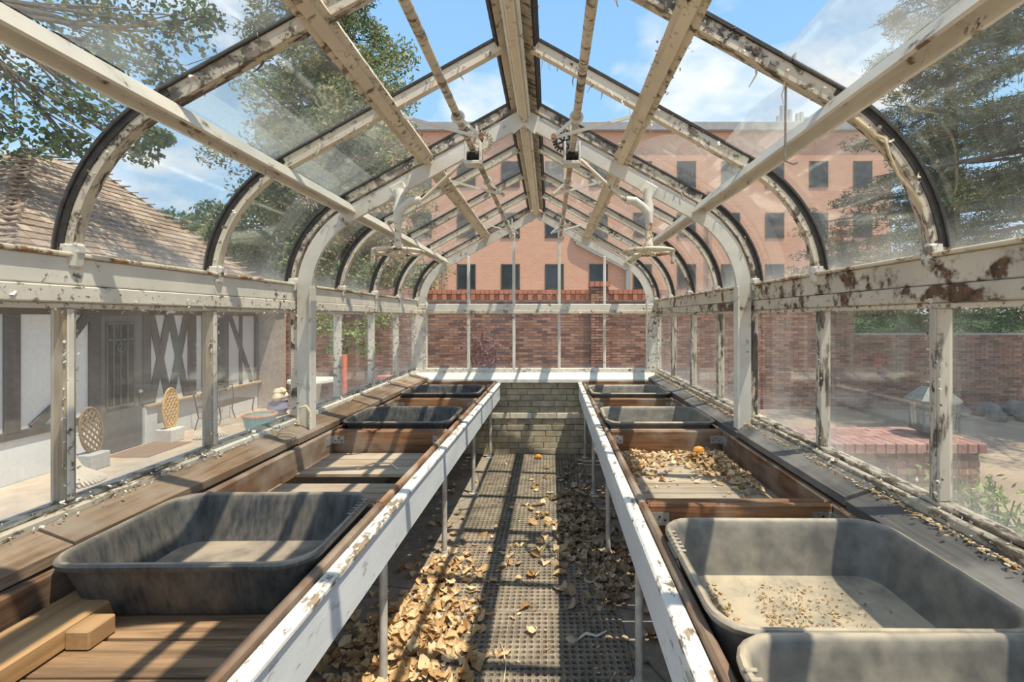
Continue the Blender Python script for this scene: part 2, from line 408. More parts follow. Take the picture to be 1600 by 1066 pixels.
    def prism(s, poly, d):
        """polygon (3-D points) pushed along d"""
        n = len(poly); d = Vector(d); vs = [Vector(p) for p in poly]; vs += [p+d for p in vs]
        fs = [tuple(range(n-1, -1, -1)), tuple(range(n, 2*n))]+[(i, (i+1) % n, n+(i+1) % n, n+i) for i in range(n)]
        return s.add(vs, fs)
    def build(s, name, mat, parent=None, origin=None, smooth=False, fix=True):
        me = bpy.data.meshes.new(name)
        vs = np.array(s.v, dtype=np.float64).reshape(-1, 3)
        if parent is not None and origin is None: org = np.array(wloc(parent))
        elif origin is not None: org = np.array(origin)
        else:
            lo, hi = vs.min(0), vs.max(0); org = np.array(((lo[0]+hi[0])/2, (lo[1]+hi[1])/2, lo[2]))
        me.from_pydata((vs-org).tolist(), [], s.f)
        me.materials.append(MATS[mat]); me.update()
        if fix and len(s.v) < 60000:
            import bmesh
            bm = bmesh.new(); bm.from_mesh(me); bmesh.ops.recalc_face_normals(bm, faces=bm.faces); bm.to_mesh(me); bm.free()
        if smooth:
            me.polygons.foreach_set('use_smooth', [True]*len(me.polygons)); me.set_sharp_from_angle(angle=math.radians(38))
        o = bpy.data.objects.new(name, me); C.objects.link(o)
        if parent is not None: o.parent = parent; o.location = Vector(org)-wloc(parent)
        else: o.location = org
        return o
def np_mesh(name, verts, quads, mat, parent=None, tri=False):
    me = bpy.data.meshes.new(name); k = 3 if tri else 4
    verts = np.asarray(verts, dtype=np.float32); quads = np.asarray(quads, dtype=np.int32)
    if parent is not None: verts = verts-np.array(wloc(parent), dtype=np.float32)
    me.vertices.add(len(verts)); me.vertices.foreach_set('co', verts.ravel())
    me.loops.add(quads.size); me.loops.foreach_set('vertex_index', quads.ravel())
    me.polygons.add(len(quads)); me.polygons.foreach_set('loop_start', np.arange(0, quads.size, k, dtype=np.int32))
    me.polygons.foreach_set('loop_total', np.full(len(quads), k, dtype=np.int32))
    me.materials.append(MATS[mat]); me.update(calc_edges=True); me.validate()
    o = bpy.data.objects.new(name, me); C.objects.link(o)
    if parent is not None: o.parent = parent
    return o
def copy_of(src, loc, rot=(0, 0, 0), parent=None, scale=None):
    o = src.copy(); C.objects.link(o); o.parent = parent; o.location = loc; o.rotation_euler = rot
    if scale: o.scale = scale
    return o
def uv(u, v, Y): return ((u-859)*Y/711.1, Y, 1.5-(v-497)*Y/711.1)   # photograph point at a known distance (survey helper)

# ------------------------------------------------------------------ the greenhouse: sizes
XC, HW = -.148, 1.375
A0 = math.radians(29); RAD = .634; SX, SZ = 1.05, 2.20; L1 = SX/math.cos(A0); RIDGE = SZ+SX*math.tan(A0)
L2 = RAD*math.radians(57); LT = L1+L2
Y0, SP = 1.415, .61
YK = {k: Y0+SP*k for k in range(-3, 7)}
YA, YE = YK[-3], YK[6]
XL, XR = XC-HW, XC+HW
FRAMES = (-2, 2, 6)
def rp(side, s, off=0.0):
    """point of the roof line: s metres down from the ridge, off metres inside the glass"""
    if s <= L1:
        x, z, a = s*math.cos(A0), RIDGE-s*math.sin(A0), A0
    else:
        a = A0+(s-L1)/RAD
        x = SX-RAD*math.sin(A0)+RAD*math.sin(a); z = SZ-RAD*math.cos(A0)+RAD*math.cos(a)
    return (XC+side*(x-off*math.sin(a)), z-off*math.cos(a))
def roofsweep(mb, side, s0, s1, y0, y1, o0, o1, seg=.05):
    ss = [s0]
    if s1 > L1:
        if s0 < L1: ss.append(L1)
        a = max(s0, L1); n = max(2, int((s1-a)/seg)); ss += [a+(s1-a)*i/n for i in range(1, n+1)]
    else: ss.append(s1)
    vs = []
    for s_ in ss:
        for (y, o) in ((y0, o0), (y1, o0), (y1, o1), (y0, o1)):
            x, z = rp(side, s_, o); vs.append((x, y, z))
    fs = [(3, 2, 1, 0)]
    for k in range(len(ss)-1):
        for j in range(4): fs.append((k*4+j, k*4+(j+1) % 4, k*4+4+(j+1) % 4, k*4+4+j))
    m = len(ss)-1; fs.append((m*4, m*4+1, m*4+2, m*4+3))
    return mb.add(vs, fs)
def lbeam(mb, side, s, hw, o0, o1, y0, y1):
    """beam along the house, hw to each side of s, between offsets o0 and o1"""
    c = [rp(side, s-hw, o0), rp(side, s+hw, o0), rp(side, s+hw, o1), rp(side, s-hw, o1)]
    return mb.prism([(x, y0, z) for x, z in c], (0, y1-y0, 0))
FL = {}
def flakes(key, p0, p1, n, spread, size=(.004, .014), nrm=(0, 0, 0)):
    """curled chips of paint along a line"""
    p0, p1 = Vector(p0), Vector(p1); L = FL.setdefault(key, ([], []))
    for _ in range(n):
        c = p0.lerp(p1, R.random())+Vector((R.gauss(0, spread[0]), R.gauss(0, spread[1]), R.gauss(0, spread[2])))
        a = Vector((R.gauss(0, 1), R.gauss(0, 1), R.gauss(0, 1))).normalized(); b = a.orthogonal().normalized()
        if R.random() < .5: b = a.cross(b)
        w = a.cross(b); l = R.uniform(*size)*(1.9 if R.random() < .12 else 1); q = l*R.uniform(.35, .8)
        k = len(L[0]); bend = R.uniform(.1, .5)*l
        for (i, j, h) in ((-1, -1, 0), (1, -1, 0), (1, 0, bend), (-1, 0, bend), (1, 1, 0), (-1, 1, 0)):
            L[0].append(c+a*(i*q/2)+b*(j*l/2)+w*h)
        L[1].extend([(k, k+1, k+2, k+3), (k+3, k+2, k+4, k+5)])
def place_flakes(key, parent, mat='paint_flake', name='paint_flakes'):
    v, f = FL[key]; mb = MB(); mb.add(v, f)
    o = mb.build(name, mat, parent, fix=False); o['kind'] = 'stuff'; return o
islands('paint_flake', [(0, (.50, .44, .35)), (.4, (.74, .69, .59)), (1, (.88, .85, .78))], .7)
islands('paint_flake_dark', [(0, (.14, .10, .07)), (.35, (.42, .35, .26)), (1, (.82, .76, .65))], .7)

# ------------------------------------------------------------------ setting: ground, floor
MB().box((-60, -12, -.9), (60, 90, -.58)).build('ground', 'dirt')['kind'] = 'structure'
fl = MB().box((XL-.06, YA-.1, -.579), (XR+.06, YE+.12, 0)).build('floor', 'concrete_floor'); fl['kind'] = 'structure'
MB().box((-6.39, 3.2, -.579), (-2.9, 10.1, -.48)).build('patio', 'patio_stone')['kind'] = 'structure'

# ------------------------------------------------------------------ setting: glazed roof
roof = empty('ceiling', (0, 0, 0), kind='structure')
# ridge: a deep board with a sloping cheek on each side and a round moulding under it
mb = MB().box((XC-.018, YA, RIDGE-.155), (XC+.018, YE, RIDGE+.03), .005); rb = mb.build('ridge_board', 'paint_bar', roof)
for s in (-1, 1):
    mb = MB(); lbeam(mb, s, .06, .045, .004, .040, YA, YE); mb.build('ridge_cheek', 'paint_bar_worn' if s > 0 else 'paint_bar', roof)
    mb = MB().tube([(XC+s*.026, YA, RIDGE-.115), (XC+s*.026, YE, RIDGE-.115)], .011, 8); mb.build('ridge_moulding', 'paint_white', roof, smooth=True)
    mb = MB(); lbeam(mb, s, .108, .006, -.004, .034, YA, YE); mb.build('putty_line', 'putty_black', roof)
    # vent header below the ridge
    mb = MB(); lbeam(mb, s, .672, .044, .012, .060, YA, YE); mb.build('vent_header', 'paint_bar', roof)
    mb = MB(); lbeam(mb, s, .672, .020, .060, .078, YA, YE); mb.build('header_moulding', 'paint_bar', roof)
    # purlin: a rolled angle, one flange flat under the bars, one hanging
    mb = MB(); lbeam(mb, s, L1+.01, .034, .058, .067, YA, YE-.02); lbeam(mb, s, L1-.020, .005, .067, .118, YA, YE-.02)
    mb.build('purlin', 'paint_steel', roof)
    mb = MB().box((XC+s*(SX-.001)-.006, YA, SZ-.098), (XC+s*(SX-.001)+.006, YE-.02, SZ-.070)); mb.build('purlin_lip', 'paint_white', roof)
    for k in range(-3, 7):
        y = YK[k]
        w = .017
        mb = MB(); roofsweep(mb, s, .10, LT, y-w, y+w, .006, .052); mb.build('glazing_bar', 'paint_bar_worn' if (k+s) % 2 else 'paint_bar', roof)
        mb = MB(); roofsweep(mb, s, .10, LT, y-.024, y+.024, -.006, .006); mb.build('putty_line', 'putty_black', roof)
        mb = MB(); roofsweep(mb, s, L1-.02, LT-.03, y-.020, y+.020, .006, .028); mb.build('putty_line', 'putty_black', roof)
        for (sa, sb) in ((.12, .62), (.73, L1-.05), (L1+.05, LT-.25), (LT-.3, LT)):
            xa, za = rp(s, sa, .03); xb, zb = rp(s, sb, .03)
            nfl = 26 if s > 0 and sa < L1 else 12
            flakes('roof', (xa, y-.02, za), (xb, y-.02, zb), nfl, (.004, .004, .012)); flakes('roof', (xa, y+.02, za), (xb, y+.02, zb), nfl, (.004, .004, .012))
        # foot casting where the bar meets the eave
        x, z = rp(s, LT-.02, .03)
        mb = MB().obox((x-s*.006, y, z-.012), (.027, .022, .040), Matrix.Rotation(-s*.12, 3, 'Y'), .010).obox((x-s*.020, y, z+.006), (.018, .016, .017), Matrix.Identity(3), .007)
        mb.build('bar_foot', 'paint_sill', roof)
        flakes('roof', (x, y-.03, z-.05), (x, y+.03, z+.03), 16, (.012, .012, .014))
        if k in FRAMES:   # steel arch: flat web, below the bar, running down as a post
            mb = MB(); roofsweep(mb, s, .10, LT, y-.010+.0, y+.012, .066, .148)
            mb.build('arch_web', 'paint_steel', roof)
            x0, z0 = rp(s, LT, .066); x1, z1 = rp(s, LT, .148)
            mb = MB().prism([(x0, y-.010, z0), (x1, y-.010, z1), (x1-s*0, y-.010, .84), (x0, y-.010, .84)], (0, .022, 0))
            mb.build('arch_post', 'paint_steel', roof)
            mb = MB().box((min(x0, x1)-.004 if s > 0 else max(x0, x1)-.004, y-.03, .86), (min(x0, x1)+.008 if s > 0 else max(x0, x1)+.008, y+.03, z1), .002)
            mb.build('post_flange', 'paint_white', roof)
            mb = MB().box((min(XC+s*(HW-.075), XC+s*(HW-.012)), y+.014, .88), (max(XC+s*(HW-.075), XC+s*(HW-.012)), y+.075, 1.62), .006)
            mb.build('jamb_board', 'paint_jamb' if s > 0 else 'paint_bar_worn', roof)
            flakes('roof', (XC+s*(HW-.08), y+.03, .9), (XC+s*(HW-.08), y+.03, 1.6), 60, (.008, .03, .02))
for k in FRAMES:      # gusset where the two halves of an arch meet
    a = rp(-1, .14, .062); b = rp(1, .14, .062)
    mb = MB().prism([(a[0], YK[k]-.014, a[1]), (XC, YK[k]-.014, RIDGE-.075), (b[0], YK[k]-.014, b[1]), (b[0]-.03, YK[k]-.014, b[1]-.10), (XC, YK[k]-.014, RIDGE-.17), (a[0]+.03, YK[k]-.014, a[1]-.10)], (0, .006, 0))
    mb.build('gusset', 'paint_steel', roof)
flakes('roof', (XC-.06, YA+2, RIDGE-.06), (XC-.06, YE, RIDGE-.06), 40, (.01, .01, .02))
flakes('roof', (XC+.08, YA+2, RIDGE-.06), (XC+.08, YE, RIDGE-.06), 90, (.012, .01, .02))
for s, n in ((-1, 70), (1, 150)):
    for dd in (-.045, .045):
        xa, za = rp(s, .672+dd, .04); flakes('roof', (xa, YA+1.5, za), (xa, YE, za), n, (.006, .01, .008))
place_flakes('roof', roof, 'paint_flake_dark')
# long shreds of old putty hanging from the bars on the broken side
def shred(mb, p, L, r):
    q = Vector(p); pts = [q.copy()]; rs = [r]; d = Vector((R.uniform(-.4, .4), R.uniform(-.3, .3), -1))
    for i in range(5):
        d += Vector((R.uniform(-.7, .7), R.uniform(-.6, .6), R.uniform(-.5, .25))); q = q+d.normalized()*L/5; pts.append(q.copy()); rs.append(r*(1-.12*i))
    mb.tube(pts, rs, 4)
mb = MB()
for i in range(70):
    s = 1 if R.random() < .72 else -1; k = R.choice((0, 0, 1, 1, 1, 2, 2, 3, 4, 5)); x, z = rp(s, R.uniform(.15, L1), .045)
    shred(mb, (x, YK[k]+R.uniform(-.02, .02), z), R.uniform(.015, .075), R.uniform(.0012, .004))
mb.build('putty_shreds', 'paint_flake_dark', roof, fix=False)['kind'] = 'stuff'

# panes
def flatpane(side, s0, s1, y0, y1, mat, o=0.0):
    mb = MB(); roofsweep(mb, side, s0, s1, y0, y1, o-.0015, o+.0015); return mb.build('pane', mat, roof, fix=False)
def polypane(side, pts, mat):
    """pane with a broken outline: (s, y) corners"""
    a = []; 
    for s_, y in pts: x, z = rp(side, s_, 0); a.append((x, y, z))
    n = Vector((side*math.sin(A0), 0, math.cos(A0)))*.003
    return MB().prism(a, n).build('pane', mat, roof)
for k in range(-3, 6):
    a, b = YK[k]+.02, YK[k+1]-.02
    for s in (-1, 1):
        mb = MB(); roofsweep(mb, s, L1+.02, LT-.005, a, b, -.0015, .0015); mb.build('pane', 'glass_curved', roof, smooth=True)
        if k >= 2: flatpane(s, .115, .63, a, b, 'glass_hazy' if (k == 5 or k == 3 and s > 0) else 'glass_roof')
    flatpane(-1, .715, L1+.005, a, b, 'glass_roof')
    if k in (0, 1): flatpane(-1, .99, L1+.03, a, b, 'glass_hazy', -.004)
    if k >= 2: flatpane(1, .715, L1+.005, a, b, 'glass_roof')
y1, y2 = YK[1]+.02, YK[2]-.02
polypane(1, [(.93, y1), (.80, y1+.18), (.715, y1+.38), (.715, y2), (L1, y2), (L1, y1)], 'glass_roof')
polypane(1, [(1.06, YK[0]+.02), (1.03, YK[0]+.3), (1.05, YK[1]-.02), (L1, YK[1]-.02), (L1, YK[0]+.02)], 'glass_hazy')
polypane(1, [(.98, YK[-1]+.02), (.98, YK[0]-.02), (L1, YK[0]-.02), (L1, YK[-1]+.02)], 'glass_hazy')

# ------------------------------------------------------------------ setting: side walls
SILL = .93
def sidewall(name, s):
    w = empty(name, (0, 0, 0), kind='structure')
    X = XC+s*HW
    def bx(x0, x1, z0, z1, n, m, ya=YA, yb=YE, ch=.004):
        a, b = sorted((X-s*x0, X-s*x1)); o = MB().box((a, ya, z0), (b, yb, z1), ch).build(n, m, w); return o
    bx(-.02, .045, 1.602, 1.688, 'eave_plate', 'paint_white' if s < 0 else 'paint_eave_worn')
    bx(-.03, .060, 1.688, 1.702, 'eave_ledge', 'paint_rust')
    bx(-.02, .050, 1.548, 1.600, 'sash_rail', 'paint_white_worn' if s < 0 else 'paint_eave_worn')
    bx(-.02, .030, 1.530, 1.548, 'sash_bead', 'paint_white_worn')
    bx(-.02, .058, .868, .918, 'bottom_rail', 'sill_wood', YA, 2.0 if s < 0 else YE)
    if s < 0: bx(-.02, .058, .868, .918, 'bottom_rail', 'paint_white_worn', 2.0, YE)
    bx(-.015, .034, .918, .934, 'sill_bead', 'sill_wood')
    bx(-.06, .012, -.579, .866, 'knee_wall', 'mortar')
    for k in range(-3, 7):
        y = YK[k]
        if k not in FRAMES or k == 6:
            m = 'mullion_wood' if (s < 0 and k <= 1) else ('paint_white_worn' if s < 0 else 'mullion_pale')
            a, b = sorted((X+s*.012, X-s*.034))
            MB().box((a, y-.019, .934), (b, y+.019, 1.530), .004).build('mullion', m, w)
            MB().box((a if s < 0 else a-.004, y-.012, .936), (b+.004 if s < 0 else b, y+.008, 1.528), .002).build('mullion_bead', 'paint_white_worn' if s < 0 else 'paint_bar_worn', w)
            for yy in (-.02, .02): flakes(name, (X-s*.035, y+yy, .95), (X-s*.035, y+yy, 1.53), 20, (.003, .003, .01), (.004, .012))
        if k < 6:
            MB().box((X-.0015, y+.02, .930), (X+.0015, YK[k+1]-.02, 1.534)).build('pane', 'glass_side', w)
    flakes(name, (X-s*.05, YA+1.5, 1.56), (X-s*.05, YE, 1.56), 170, (.004, .01, .012), (.004, .013))
    flakes(name, (X-s*.03, YA+1.5, 1.53), (X-s*.03, YE, 1.53), 130, (.006, .01, .008), (.004, .014))
    flakes(name, (X-s*.05, YA+1.5, .93), (X-s*.05, YE, .93), 200 if s < 0 else 160, (.010, .01, .008), (.003, .012))
    flakes(name, (X-s*.07, YA+1.5, .905), (X-s*.07, YE, .905), 240 if s < 0 else 200, (.012, .01, .004), (.003, .011))
    place_flakes(name, w, 'paint_flake' if s < 0 else 'paint_flake_dark')
    return w
WL = sidewall('wall_left', -1); WR = sidewall('wall_right', 1)
# ------------------------------------------------------------------ setting: far gable wall
WB = empty('wall_back', (0, 0, 0), kind='structure')
def gx(lo, hi, n, m, ch=.004): return MB().box(lo, hi, ch).build(n, m, WB)
YG = YE+.005
gx((XL+.06, YG-.025, 1.585), (XR-.06, YG+.025, 1.655), 'middle_rail', 'paint_white')
gx((XL+.06, YG-.035, 1.548), (XR-.06, YG+.02, 1.584), 'middle_bead', 'paint_bar')
gx((XL+.02, YG-.032, .895), (XR-.02, YG+.03, .94), 'bottom_rail', 'paint_white_worn')
MB().prism([(XL+.03, 4.92, .800), (XL+.03, 5.10, .800), (XL+.03, 5.10, .905), (XL+.03, 5.04, .895), (XL+.03, 4.92, .835)], (XR-XL-.06, 0, 0)).build('sill_shelf', 'stone_chalk', WB)
def roofz(x, off):
    d = abs(x-XC)
    if d < SX: return RIDGE-d*math.tan(A0)-off/math.cos(A0)
    return 2.0
mx = [XC+(-.757+i*.505) for i in range(4)]
for x in mx:
    gx((x-.016, YG-.02, .94), (x+.016, YG+.012, 1.549), 'mullion', 'paint_white')
    gx((x-.016, YG-.02, 1.655), (x+.016, YG+.012, roofz(x, .15)), 'mullion', 'paint_white')
xs = [XL+.10]+mx+[XR-.10]
for i in range(5):
    gx((xs[i]+.011, YG-.0015, .938), (xs[i+1]-.011, YG+.0015, 1.552), 'pane', 'glass_end', 0)
    a, b = xs[i]+.012, xs[i+1]-.012
    pts = [(a, 1.653), (b, 1.653)]
    for j in range(9):
        x = b+(a-b)*j/8; d = abs(x-XC)
        if d < SX: z = roofz(x, .12)
        else:
            q = min(1, (d-SX+RAD*math.sin(A0))/RAD); z = SZ-RAD*math.cos(A0)+RAD*math.sqrt(max(0, 1-q*q))-.13
        pts.append((x, max(z, 1.66)))
    MB().prism([(x, YG-.0015, z) for x, z in pts], (0, .003, 0)).build('pane', 'glass_end', WB)
for s in (-1, 1):
    a, b = sorted((XC+s*(HW-.012), XC+s*(HW-.145)))
    gx((a, YG-.03, .80), (b, YG+.03, 1.62), 'corner_post', 'paint_white_worn')
    for q in (.03, .13): flakes('back', (XC+s*(HW-q), YG-.035, .9), (XC+s*(HW-q), YG-.035, 1.62), 70, (.008, .003, .02), (.006, .02))
flakes('back', (XL+.1, YG-.03, 1.56), (XR-.1, YG-.03, 1.56), 60, (.01, .004, .006))
place_flakes('back', WB)
# knee wall laid in painted bricks, one rough course standing proud
MB().box((XL+.02, 5.015, 0), (XR-.02, 5.19, .80)).build('knee_wall', 'mortar', WB)
row, z = 0, .004
while z < .78:
    h = .0655; x = XL+.03-(.13 if row % 2 else 0); rough = row == 6
    while x < XR-.03:
        w = R.uniform(.235, .275); a, b = max(x, XL+.03), min(x+w-.006, XR-.03)
        if b-a > .03:
            p = R.uniform(0, .004)+(.014 if rough else 0)
            MB().box((a, 5.0-p, z), (b, 5.06, min(z+h-.005, .797)), .003).build('brick', 'block_rough' if rough else 'block_paint', WB)
        x += w
    z += h; row += 1
# ------------------------------------------------------------------ benches
def lxf(x, y, z): return (x+.0135*(y-2.9), y, z)
def rxf(x, y, z): return (x+.0053*(y-2.9), y, z)
LEGY = (1.86, 2.88, 3.89, 4.88)
def bench(side):
    xf = lxf if side < 0 else rxf
    f = -.551 if side < 0 else .2925       # aisle face
    q = side                               # towards the wall
    root = empty('potting_bench', (f+q*.5, 2.9, 0), 'long wooden potting bench along the house side, white apron in sunlight' if side < 0 else 'long wooden potting bench along the lantern side, white apron in shade', 'bench', 'potting benches')
    def bx(x0, x1, y0, y1, z0, z1, n, m, ch=.004):
        a, b = sorted((f+q*x0, f+q*x1)); return MB(xf).box((a, y0, z0), (b, y1, z1), ch).build(n, m, root)
    bx(0, .045, .25, 4.915, .783, .804, 'ledge', 'paint_ledge', .006)
    bx(.010, .034, .25, 4.91, .625, .782, 'apron', 'paint_apron')
    bx(.034, .072, .25, 4.91, .632, .672, 'front_rail', 'box_y')
    for y in LEGY+(.84,):
        x = f+q*(.115 if side < 0 else .078)
        mb = MB(xf).tube([(x, y, .008), (x, y, .634)], .0165, 12); lg = mb.build('leg', 'pipe_leg', root, smooth=True)
        mb = MB(xf).lathe((x, y, .0005), [(.040, 0), (.040, .006), (.022, .012), (.020, .028)], 14); mb.build('foot', 'pipe_leg', lg, smooth=True)
        a, b = sorted((x-q*.03, XC+side*(HW-.020)))
        MB().box((a+.0135*(y-2.9) if side < 0 else a, y-.019, .635), (b, y+.019, .6735), .003).build('bearer', 'box_x', root)
    # back planks: they lean down from the sill; the front edge follows the bench, the back edge the wall
    xb = XC+side*(HW-.060)
    cuts = [.25, 1.30, 2.43, 3.36, 4.30, 4.915] if side < 0 else [.25, 1.62, 2.56, 3.60, 4.915]
    for i in range(len(cuts)-1):
        y0, y1 = cuts[i]+.004, cuts[i+1]-.004
        xin = f+q*(.785 if side < 0 else .762); dz = R.uniform(-.003, .003)+(.006 if i % 2 else 0)
        dx = R.uniform(-.006, .006)
        p = [(xb, y0, .892+dz), (xb, y1, .892+dz), (xf(xin, y1, 0)[0]+dx, y1, .852+dz), (xf(xin, y0, 0)[0]+dx, y0, .852+dz)]
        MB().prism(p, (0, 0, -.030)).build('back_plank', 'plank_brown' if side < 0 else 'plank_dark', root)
    y0, y1 = .26, 4.90; xin = f+q*(.790 if side < 0 else .766)
    MB(xf).box((min(xin, xin+q*.02), y0, .66), (max(xin, xin+q*.02), y1, .815), .003).build('back_rail', 'box_y', root)
    return root
BL = bench(-1); BR = bench(1)

# ------------------------------------------------------------------ planter boxes
def planter(side, y0, y1, label, missing=(), slatm='slat_x'):
    xf = lxf if side < 0 else rxf
    x0, x1 = (-1.333, -.600) if side < 0 else (.340, 1.066)
    t = .026; zb, zt = .6745, .820
    root = empty('planter_box', xf((x0+x1)/2, (y0+y1)/2, zb), label, 'planter box', 'wooden planter boxes on the benches')
    y0 += .006; y1 -= .006
    g = .007
    MB(xf).box((x0, y0, zb), (x0+t, y1, zt), g).build('side_board', 'box_y', root)
    MB(xf).box((x1-t, y0, zb), (x1, y1, zt), g).build('side_board', 'box_y', root)
    MB(xf).box((x0+t, y0, zb), (x1-t, y0+t, zt), g).build('end_board', 'box_x', root)
    MB(xf).box((x0+t, y1-t, zb), (x1-t, y1, zt), g).build('end_board', 'box_x', root)
    ya, yb = y0+t+.004, y1-t-.004; n = max(2, round((yb-ya)/.131)); p = (yb-ya)/n
    for i in range(n):
        if i in missing: continue
        MB(xf).box((x0+t+.001, ya+i*p, zb), (x1-t-.001, ya+i*p+p-R.uniform(.006, .014), zb+.018), .002).build('slat', slatm, root)
    for x in (x0+t, x1-t):
        d = 1 if x == x0+t else -1
        for (ye, dy) in ((y1-t, -1),):
            mb = MB(xf).box((min(x, x+d*.075), ye-.003, zt-.075), (max(x, x+d*.075), ye, zt-.028))
            mb.box((min(x, x+d*.003), ye-.07, zt-.075), (max(x, x+d*.003), ye, zt-.028))
            br = mb.build('corner_bracket', 'galvanised', root)
            mb = MB(xf)
            for k in range(3): mb.obox((x+d*(.02+.02*k), ye-.0045, zt-.05+(.008 if k % 2 else -.006)), (.003, .0015, .003), Matrix.Identity(3))
            o = mb.build('bracket_screws', 'iron_black', br); o['kind'] = 'stuff'
    return root
EDG = [.61, 1.69, 2.77, 3.85, 4.915]
planter(-1, EDG[0], EDG[1], 'nearest planter box on the house side, a dark tub at its far end', slatm='slat_dark')
planter(-1, EDG[1], EDG[2], 'tubless planter box on the house side with one slat missing', missing=(4,))
planter(-1, EDG[2], EDG[3], 'third planter box on the house side, holding a dark tub')
planter(-1, EDG[3], EDG[4], 'farthest planter box on the house side, beside the end wall')
planter(1, .36, EDG[1], 'nearest planter box on the lantern side, holding two grey tubs')
planter(1, EDG[1], EDG[2], 'planter box on the lantern side with dry leaves heaped on its slats')
planter(1, EDG[2], EDG[3], 'third planter box on the lantern side, holding a tub and some leaves')
planter(1, EDG[3], EDG[4], 'farthest planter box on the lantern side, beside the end wall')

# ------------------------------------------------------------------ mixing tubs
def rrect(w, l, r, z, n=5):
    out = []
    for (cx, cy, a0) in ((w/2-r, l/2-r, 0), (-w/2+r, l/2-r, PI/2), (-w/2+r, -l/2+r, PI), (w/2-r, -l/2+r, 1.5*PI)):
        for i in range(n+1):
            a = a0+PI/2*i/n; out.append((cx+r*math.cos(a), cy+r*math.sin(a), z))
    return out
def tub(side, cx, cy, w, l, h, mat, label, rot=0.0, tilt=0.0):
    xf = lxf if side < 0 else rxf
    x, y, z = xf(cx, cy, .6935)
    ts = .040
    rings = [rrect(w-.11-2*ts, l-.11-2*ts, .05, 0), rrect(w-.03-2*ts, l-.03-2*ts, .07, .006), rrect(w-.012-2*ts, l-.012-2*ts, .075, .03),
             rrect(w-.034, l-.034, .082, h-.026), rrect(w-.010, l-.010, .088, h-.022), rrect(w, l, .09, h-.014), rrect(w, l, .09, h-.006), rrect(w-.010, l-.010, .088, h),
             rrect(w-.026, l-.026, .083, h+.001), rrect(w-.044, l-.044, .078, h-.006), rrect(w-.056, l-.056, .074, h-.026),
             rrect(w-.026-2*ts, l-.026-2*ts, .07, .042), rrect(w-.05-2*ts, l-.05-2*ts, .065, .018), rrect(w-.11-2*ts, l-.11-2*ts, .05, .010), rrect(w-.3, l-.3, .04, .008)]
    M = Matrix.Rotation(rot, 3, 'Z') @ Matrix.Rotation(tilt, 3, 'X')
    n = len(rings[0]); vs = [Vector((x, y, z))+M @ Vector(p) for r_ in rings for p in r_]; fs = []
    for k in range(len(rings)-1):
        for i in range(n): fs.append((k*n+i, k*n+(i+1) % n, (k+1)*n+(i+1) % n, (k+1)*n+i))
    fs.append(tuple(range(n))); fs.append(tuple((len(rings)-1)*n+i for i in range(n-1, -1, -1)))
    root = empty('mixing_tub', (x, y, z), label, 'tub', 'plastic mixing tubs')
    mb = MB(); mb.add(vs, fs); mb.build('body', mat, root, smooth=True)
    ex = -1 if side > 0 else 1
    for i in range(6):   # moulded grip ribs on the aisle-side rim
        c = Vector((x, y, z))+M @ Vector((ex*(w/2-.014), l*.10+.022*i, h+.0005)); MB().obox(c, (.012, .0045, .003), M, .002).build('grip_rib', mat, root)
    return root
tub(-1, -.966, 1.425, .705, .50, .168, 'tub_dark', 'large dark plastic tub beside the bare slats, nearest on the house side', .015)
tub(-1, -.966, 3.06, .69, .51, .165, 'tub_dark', 'dark plastic tub in the third planter box from the camera, house side')
tub(-1, -.966, 4.13, .69, .50, .165, 'tub_dark', 'dark plastic tub nearest the end wall on the house side')
tub(1, .707, 1.190, .700, .535, .168, 'tub_grey', 'big dusty grey tub with wood chips, under the lantern window', -.01)
tub(1, .710, .655, .700, .535, .172, 'tub_grey', 'grey tub cut off by the bottom edge, in front of the chip-strewn one')
tub(1, .697, 3.055, .69, .51, .165, 'tub_grey', 'grey tub behind the leaf-filled planter box')
tub(1, .697, 4.13, .69, .50, .165, 'tub_grey', 'small looking grey tub nearest the end wall on the lantern side')

# ------------------------------------------------------------------ rubber mats with rows of round holes
def matmesh():
    nx, ny, p, th, r = 29, 20, .0321, .013, .0112
    V = []; F = []
    base = [(-.5, -.5), (0, -.5), (.5, -.5), (.5, 0), (.5, .5), (0, .5), (-.5, .5), (-.5, 0)]
    ang = [1.25, 1.5, 1.75, 0, .25, .5, .75, 1.0]
    for j in range(ny):
        for i in range(nx):
            cx, cy = (i-nx/2+.5)*p, (j-ny/2+.5)*p; k = len(V)
            for (a, b) in base: V.append((cx+a*p, cy+b*p, th*.72))
            for a in ang: V.append((cx+math.cos(a*PI)*r*1.18, cy+math.sin(a*PI)*r*1.18, th))
            for a in ang: V.append((cx+math.cos(a*PI)*r, cy+math.sin(a*PI)*r, th*.95))
            for a in ang: V.append((cx+math.cos(a*PI)*r*.9, cy+math.sin(a*PI)*r*.9, 0.0005))
            for q in range(8):
                w = (q+1) % 8
                for o in (0, 8, 16): F.append((k+o+q, k+o+w, k+o+8+w, k+o+8+q))
    W_, L_ = nx*p/2, ny*p/2; k = len(V)
    m = .012
    for z, e in ((th*.72, 0), (th*.8, m*.5), (0, m)):
        V += [(-W_-e, -L_-e, z), (W_+e, -L_-e, z), (W_+e, L_+e, z), (-W_-e, L_+e, z)]
    for o in (0, 4):
        for q in range(4): F.append((k+o+q, k+o+(q+1) % 4, k+o+4+(q+1) % 4, k+o+4+q))
    return V, F
mv, mf = matmesh()
mb = MB(); mb.add(mv, mf); mat0 = mb.build('rubber_mat', 'rubber_mat', None, (0, 0, 0))
